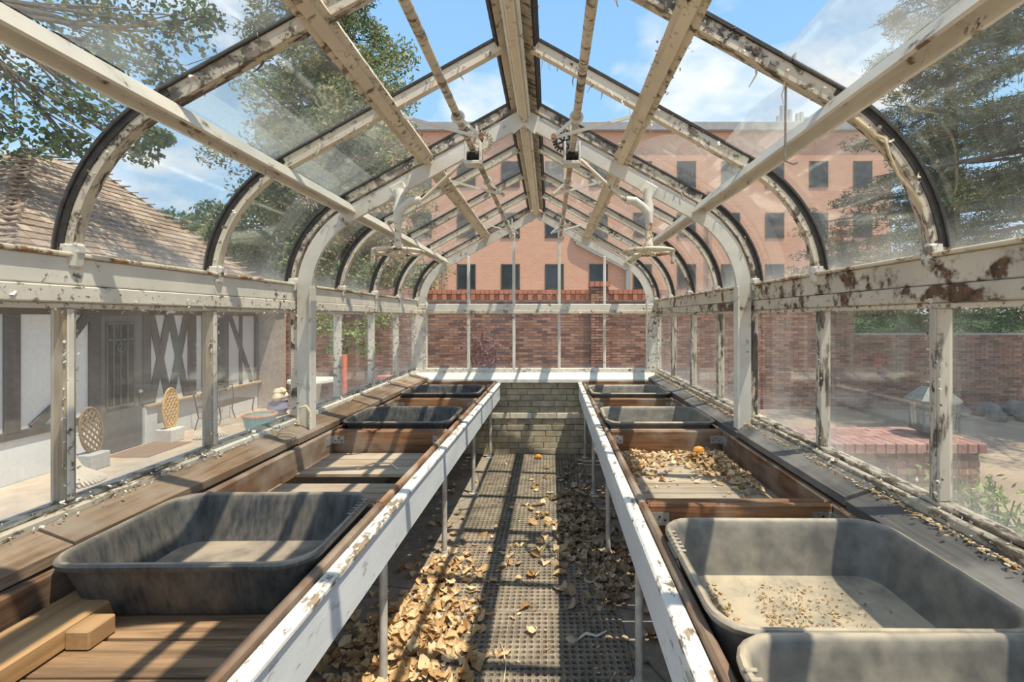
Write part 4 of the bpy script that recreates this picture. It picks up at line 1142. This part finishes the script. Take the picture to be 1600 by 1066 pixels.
for i, (dx, dy, dz, r) in enumerate(((0, 0, .27, .11), (.06, -.13, .30, .095), (.04, .13, .30, .09), (.03, -.07, .41, .085), (.03, .07, .40, .09))):
    o = MB().lathe((-5.55+dx, 9.30+dy, PZ+dz), [(.3*r, 0), (.85*r, .3*r), (r, .8*r), (.75*r, 1.4*r), (.2*r, 1.7*r)], 12).build('gourd', 'gourd', None, smooth=True)
    tag(o, 'pale gourd heaped in the violet pot near the house corner', 'gourd', 'gourds in the violet pot')
t = empty('stone_table', (-4.7, 9.0, GZ), 'round pale stone garden table behind the steel post, house side', 'table')
MB().lathe((-4.7, 9.0, GZ), [(.20, 0), (.16, .1), (.12, .4), (.18, .81)], 16).build('pedestal', 'pot_light', t, smooth=True)
MB().lathe((-4.7, 9.0, .232), [(.42, 0), (.44, .02), (.43, .06)], 28).build('table_top', 'pot_light', t, smooth=True)
tag(MB().tube([(-4.08, 9.05, GZ), (-4.08, 9.05, .77)], .05, 10).build('red_stake', 'stake_red', None, smooth=True), 'upright orange red post in front of the brick wall', 'post')
tag(MB().lathe((-3.35, 9.3, GZ), [(.08, 0), (.05, .04), (.05, .78), (.16, .86), (.17, .90)], 12).build('red_birdbath', 'stake_red', None, smooth=True), 'small red dish on a stand by the garden wall', 'dish')

# ------------------------------------------------------------------ brick garden wall
WY = 10.35
G = empty('garden_wall', (2, WY, GZ), 'long weathered red brick garden wall behind the greenhouse', 'wall')
MB().box((-6.0, WY+.012, GZ), (6.93, WY+.30, 2.01)).build('core', 'garden_mortar', G)
MB().box((6.93, WY+.012, GZ), (16.0, WY+.30, 1.15)).build('core', 'garden_mortar', G)
def brickfield(x0, x1, z0, z1, yf, mb, pl=.212, ph=.0605, dep=.02):
    j = 0; z = z0
    while z < z1-.03:
        x = x0-(pl/2 if j % 2 else 0)
        while x < x1:
            a, b = max(x, x0), min(x+pl-.011, x1)
            if b-a > .03:
                p = R.uniform(0, .006); mb.box((a, yf-p, z), (b, yf+dep, z+ph-.011))
            x += pl
        z += ph; j += 1
mb = MB(); brickfield(-6.0, 6.93, -.30, 1.88, WY, mb); brickfield(6.93, 14.5, -.57, 1.14, WY, mb); brickfield(3.2, 6.93, -.57, -.30, WY, mb)
mb.build('brick_courses', 'garden_brick', G, fix=False)['kind'] = 'stuff'
mb = MB(); x = -6.0; i = 0
while x < 6.9:
    mb.box((x, WY-.05, 2.045), (x+.098, WY+.33, 2.14)); mb.box((x, WY-(.045 if i % 2 else .0), 1.905), (x+.098, WY+.05, 2.035)); x += .108; i += 1
mb.build('cap_course', 'cap_brick', G, fix=False)['kind'] = 'stuff'
mb = MB(); brickfield(.93, 1.34, -.3, 2.2, WY-.12, mb, .2, .0605, .13); mb.build('pilaster', 'garden_brick', G, fix=False)['kind'] = 'stuff'
mb = MB()
for i in range(4): mb.box((.90+.117*i, WY-.16, 2.205), (1.005+.117*i, WY+.32, 2.32))
mb.build('pilaster_cap', 'cap_brick', G, fix=False)['kind'] = 'stuff'
MB().box((.95, WY-.02, 2.0), (1.32, WY+.3, 2.2)).build('pilaster_core', 'garden_mortar', G)
# bank and hedge behind the low part of the wall
MB().prism([(6.95, WY+.31, GZ), (40, WY+.31, GZ), (40, WY+.31, 1.05), (6.95, WY+.31, 1.05)], (0, 3.2, .5)).build('grass_bank', 'ivy_ground')['kind'] = 'structure'
cs = [(x, WY+R.uniform(.52, .75), 1.30+R.uniform(-.1, .12)) for x in np.arange(6.8, 15, .22)]
V, F = leafcloud(clumps(cs, [.22]*len(cs), 110, .7), .06, .6)
tag(np_mesh('ivy_hedge', V, F, 'hedge_leaf'), 'dark green ivy growing along the top of the low brick wall', 'ivy', None, 'stuff')
cs = [(x, WY+R.uniform(1.2, 2.4), 1.75+R.uniform(-.3, .45)) for x in np.arange(7.2, 18, .3)]
V, F = leafcloud(clumps(cs, [.5]*len(cs), 220, .8), .075, .6)
tag(np_mesh('hedge', V, F, 'hedge_leaf'), 'loose green hedge on the bank above the low brick wall', 'hedge', None, 'stuff')
for i, (x, y, r) in enumerate(((8.75, 9.75, .20), (9.30, 9.72, .26), (9.98, 9.70, .28), (10.72, 9.68, .30), (9.05, 9.22, .17), (9.62, 9.16, .20), (10.22, 9.10, .19), (8.35, 9.45, .13))):
    mb = MB(); mb.lathe((x, y, GZ-.02), [(.5*r, 0), (.95*r, .25*r), (r, .6*r), (.78*r, 1.0*r), (.3*r, 1.22*r)], 9, R.uniform(.9, 1.3), R.uniform(.8, 1.1))
    mb.v = [(p[0]+R.gauss(0, .07*r), p[1]+R.gauss(0, .07*r), p[2]+R.gauss(0, .05*r)) for p in mb.v]
    tag(mb.build('boulder', 'stone_grey'), 'grey boulder in the heap at the foot of the low brick wall', 'boulder', 'boulders by the low brick wall')

# ------------------------------------------------------------------ brick plinth and lantern beside the greenhouse
Q = empty('brick_plinth', (3.5, 4.83, GZ), 'low pink brick plinth outside, carrying the lantern', 'plinth')
MB().box((2.62, 4.52, GZ), (4.26, 5.20, .185)).build('core', 'garden_mortar', Q)
x = 2.60
while x < 4.26:
    MB().box((x, 4.47, .165), (min(x+.093, 4.30), 4.70, .262), .006).build('brick', 'pink_brick', Q); x += .101
for j in range(5):
    x = 2.60-(.1 if j % 2 else 0)
    while x < 4.26:
        a, b = max(x, 2.60), min(x+.197, 4.29)
        if b-a > .04: MB().box((a, 4.708+.1*j, .175), (b, 4.80+.1*j, .258+R.uniform(-.003, .003)), .005).build('brick', 'pink_brick', Q)
        x += .205
for j in range(8):
    x = 2.62-(.1 if j % 2 else 0)
    while x < 4.25:
        a, b = max(x, 2.62), min(x+.197, 4.265)
        if b-a > .04: MB().box((a, 4.507, .165-.075*(j+1)), (b, 4.54, .157-.075*j), .004).build('brick', 'garden_brick', Q)
        x += .205
lx, ly, lz = 4.02, 4.78, .2625
T = empty('garden_lantern', (lx, ly, lz), 'six-sided grey metal garden lantern with glass sides on the pink brick plinth', 'lantern')
hexp = lambda r, z: [(lx+r*math.cos(PI/6+i*PI/3), ly+r*math.sin(PI/6+i*PI/3), z) for i in range(6)]
def hexloft(rz, name, mat, par=None):
    mb = MB(); vs = []; fs = []
    for r, z in rz: vs += hexp(r, lz+z)
    for k in range(len(rz)-1):
        for i in range(6): fs.append((k*6+i, k*6+(i+1) % 6, k*6+6+(i+1) % 6, k*6+6+i))
    fs.append(tuple(range(5, -1, -1))); fs.append(tuple((len(rz)-1)*6+i for i in range(6))); mb.add(vs, fs); return mb.build(name, mat, par or T)
hexloft([(.10, 0), (.12, .03), (.15, .05), (.205, .065), (.205, .085)], 'base', 'lantern_metal')
for i in range(6):
    p = hexp(.185, lz+.085)[i]; q = hexp(.205, lz+.36)[i]; MB().bar(p, q, .014, .014, (0, 1, 0)).build('post', 'lantern_metal', T)
    p2 = hexp(.185, lz+.085)[(i+1) % 6]; q2 = hexp(.205, lz+.36)[(i+1) % 6]
    MB().add([p, p2, q2, q], [(0, 1, 2, 3)]).build('pane', 'glass_hazy', T, fix=False)
    m0 = (Vector(p)+Vector(p2))/2; m1 = (Vector(q)+Vector(q2))/2; MB().bar(m0, m1, .006, .006, (0, 1, 0)).build('glazing_rib', 'lantern_metal', T)
    MB().bar(Vector(p).lerp(Vector(q), .55), Vector(p2).lerp(Vector(q2), .55), .006, .006).build('glazing_rib', 'lantern_metal', T)
hexloft([(.225, .355), (.245, .365), (.245, .385), (.10, .515), (.085, .520)], 'roof', 'lantern_metal')
hexloft([(.075, .520), (.075, .540), (.055, .545)], 'chimney', 'lantern_metal')
MB().lathe((lx, ly, lz+.545), [(.05, 0), (.06, .012), (.035, .03), (.012, .04), (.016, .058), (.004, .085)], 12).build('finial', 'lantern_metal', T, smooth=True)
MB().lathe((lx, ly, lz+.085), [(.03, 0), (.03, .16), (.01, .2)], 10).build('candle_tube', 'stucco', T, smooth=True)

# ------------------------------------------------------------------ bushes and trees
def shrub(name, label, x, y, h, w_, ns, mat, leaf, nl, aspect=.3, cat='bush', zb=GZ):
    t = empty(name, (x, y, zb), label, cat); mb = MB(); cs = []
    for i in range(ns):
        a = R.uniform(0, 2*PI); e = Vector((x+math.cos(a)*w_*R.uniform(.2, 1), y+math.sin(a)*w_*R.uniform(.2, 1), zb+h*R.uniform(.55, 1)))
        p0 = Vector((x+R.gauss(0, .05), y+R.gauss(0, .05), zb)); limb(mb, p0, e, .012, .003, .06, 4, 5)
        for k in range(nl): cs.append(p0.lerp(e, R.uniform(.3, 1.03))+Vector((R.gauss(0, .05), R.gauss(0, .05), R.gauss(0, .04)))*(w_/.5))
    mb.build('stems', 'bark', t, fix=False)['kind'] = 'stuff'
    V, F = leafcloud(np.array(cs), leaf, aspect); np_mesh('foliage', V, F, mat, t)['kind'] = 'stuff'
shrub('leafy_bush', 'pale green bush outside the nearest window below the lantern', 2.52, 2.50, 1.2, .52, 70, 'bush_leaf', .05, 130, .3)
shrub('young_bush', 'small green bush outside the nearest window on the house side', -2.35, 1.75, .95, .35, 30, 'bush_leaf', .05, 34, .3)
shrub('purple_shrub', 'sparse purple-leaved shrub against the garden wall beyond the end glass', -1.35, 9.35, 2.1, .70, 34, 'purple_leaf', .09, 30, .35)
broadleaf('small_garden_tree', 'small green garden tree beside the red post, seen through the house side windows', (-4.35, 9.5, GZ), [(-4.3, 9.5, .4), (-4.2, 9.5, 1.2)],
          [(-4.6, 9.4, 1.35), (-4.0, 9.5, 1.2), (-3.6, 9.6, 1.5), (-4.2, 9.4, 1.9), (-4.9, 9.6, 1.9), (-3.9, 9.7, .85), (-4.4, 9.5, .9)], [.38, .36, .34, .4, .36, .28, .28], 'bush_leaf', 420, .075, .05)
# broad tree left of the house, its boughs reaching over the roof
oc = []; orr = []
for (u, v, Y, r) in ((40, 60, 6.8, .75), (130, 40, 6.6, .6), (210, 60, 6.9, .55), (285, 50, 7.0, .5), (250, 110, 7.1, .42), (60, 150, 6.2, .7), (140, 170, 6.4, .5), (20, 210, 6.0, .55), (110, 225, 6.6, .35), (215, 235, 6.6, .34), (250, 215, 6.7, .22), (-40, 120, 6.3, .9), (170, 10, 6.9, .6), (320, 25, 7.2, .35), (-60, 30, 6.5, .9), (90, -50, 6.6, .9), (-100, 220, 6.0, .8), (-150, 80, 5.6, 1.0), (240, -30, 7.1, .5), (-260, 120, 5.0, 1.2), (-300, -60, 5.2, 1.3), (175, 95, 6.7, .35)):
    oc.append(uv(u, v, Y)); orr.append(r*.9)
broadleaf('broad_tree', 'dark green broad-leaved tree reaching over the shingled roof, top left', (-8.6, 3.0, GZ), [(-8.6, 3.1, 1.5), (-8.5, 3.4, 3.2), (-8.2, 4.4, 4.6), (-7.6, 5.4, 5.4)], oc, orr, 'oak_leaf', 240, .085, .22, aspect=.7)
conifer('tall_juniper', 'tall ragged juniper behind the house, filling the left of the roof', -6.9, 14.2, 15.5, 3.3, 96, 'juniper_leaf', 210, .13, .14, .25, .32, aspect=.40, flat=.85, crad=.15)
conifer('second_juniper', 'lower juniper at the left foot of the tall one', -9.0, 15.0, 7.2, 2.0, 34, 'juniper_leaf', 150, .12, .06, .2, .6, aspect=.38, flat=.8, crad=.24)
conifer('blue_pine', 'large dark pine nearest the greenhouse, its boughs spreading above the lantern', 10.3, 8.0, 12.0, 4.4, 80, 'pine_needle', 210, .14, .33, -.02, .45, aspect=.16, flat=.28, crad=.085)
conifer('far_pine', 'second dark pine behind the low brick wall, beyond the nearest pine', 13.2, 15.0, 15, 4.6, 84, 'pine_needle', 170, .18, .08, -.05, .5, aspect=.18, flat=.35, crad=.13)
conifer('small_pine', 'smaller pine low in front of the right end of the brick building', 9.6, 15.0, 5.2, 1.9, 34, 'pine_needle', 100, .13, .08, -.02, .6, aspect=.18, flat=.4, crad=.18)
for i, (u, v, Y, r, lb) in enumerate(((312, 352, 26, 1.5, 'small distant tree beside the far end of the shingled roof'), (345, 385, 24, 1.6, 'rounded distant tree below the tall juniper'), (395, 395, 22, 1.5, 'distant tree between the shingled roof and the junipers'))):
    x, y, z = uv(u, v, Y)
    broadleaf('distant_tree', lb, (x, y, GZ), [(x, y, z*.5), (x, y, z-.6)], [(x+R.gauss(0, r*.5), y+R.gauss(0, r*.4), z+R.gauss(0, r*.35)) for _ in range(9)], [r*.6]*9, 'oak_leaf' if i != 2 else 'hedge_leaf', 220, .22, .15, 'distant trees')

# ------------------------------------------------------------------ brick office building
BY = 30.5
Bd = empty('brick_building', (1.5, BY, GZ), 'four-storey peach brick building with rows of dark windows', 'building')
MB().box((-16.9, BY, GZ), (22.9, BY+12, 13.95)).build('wall', 'peach_brick', Bd)
MB().box((-17.2, BY-.35, 13.95), (23.2, BY+12.3, 14.55), .05).build('cornice', 'roof_trim_grey', Bd)
MB().box((-19.6, BY+.5, GZ), (-16.89, BY+11, 6.3)).build('low_wing', 'peach_brick', Bd)
for i in range(-2, 11):
    x = (660+68.8*i-859)*BY/711.1
    for (z0, z1) in ((3.40, 5.10), (6.85, 8.55), (10.25, 12.0), (.0, 1.7)):
        wn = MB(); t_ = .07
        wn.box((x-.62, BY-.05, z0), (x-.62+t_, BY+.05, z1)); wn.box((x+.62-t_, BY-.05, z0), (x+.62, BY+.05, z1)); wn.box((x-.62, BY-.05, z0), (x+.62, BY+.05, z0+t_)); wn.box((x-.62, BY-.05, z1-t_), (x+.62, BY+.05, z1))
        wo = wn.build('window', 'window_frame_dark', Bd)
        MB().box((x-.57, BY-.02, z0+.05), (x+.57, BY+.02, z1-.05)).build('pane', 'window_dark', wo)
for (u, v0, v1) in ((694, 405, 500), (1108, 300, 500), (585, 300, 500)):
    x = (u-859)*BY/711.1; MB().box((x-.13, BY-.2, GZ), (x+.13, BY+.01, 1.5-(v0-497)*BY/711.1), .03).build('downpipe', 'wall_trim_brown', Bd)
pl = [uv(898, 362, BY-.12), uv(900, 378, BY-.12), uv(981, 421, BY-.12), uv(981, 500, BY-.12)]
for a, b in zip(pl[:-1], pl[1:]): MB().bar(a, b, .34, .3, (0, 1, 0), .03).build('gable_trim', 'roof_trim_grey', Bd)
for i, (u, v) in enumerate(((1216, 182), (1222, 166), (1234, 172), (1246, 178), (1252, 176), (1260, 184))):
    x, y, z = uv(u, v, BY+4); MB().tube([(x, y, 14.4), (x, y, z)], .17, 10).build('flue', 'galvanised', Bd, smooth=True)
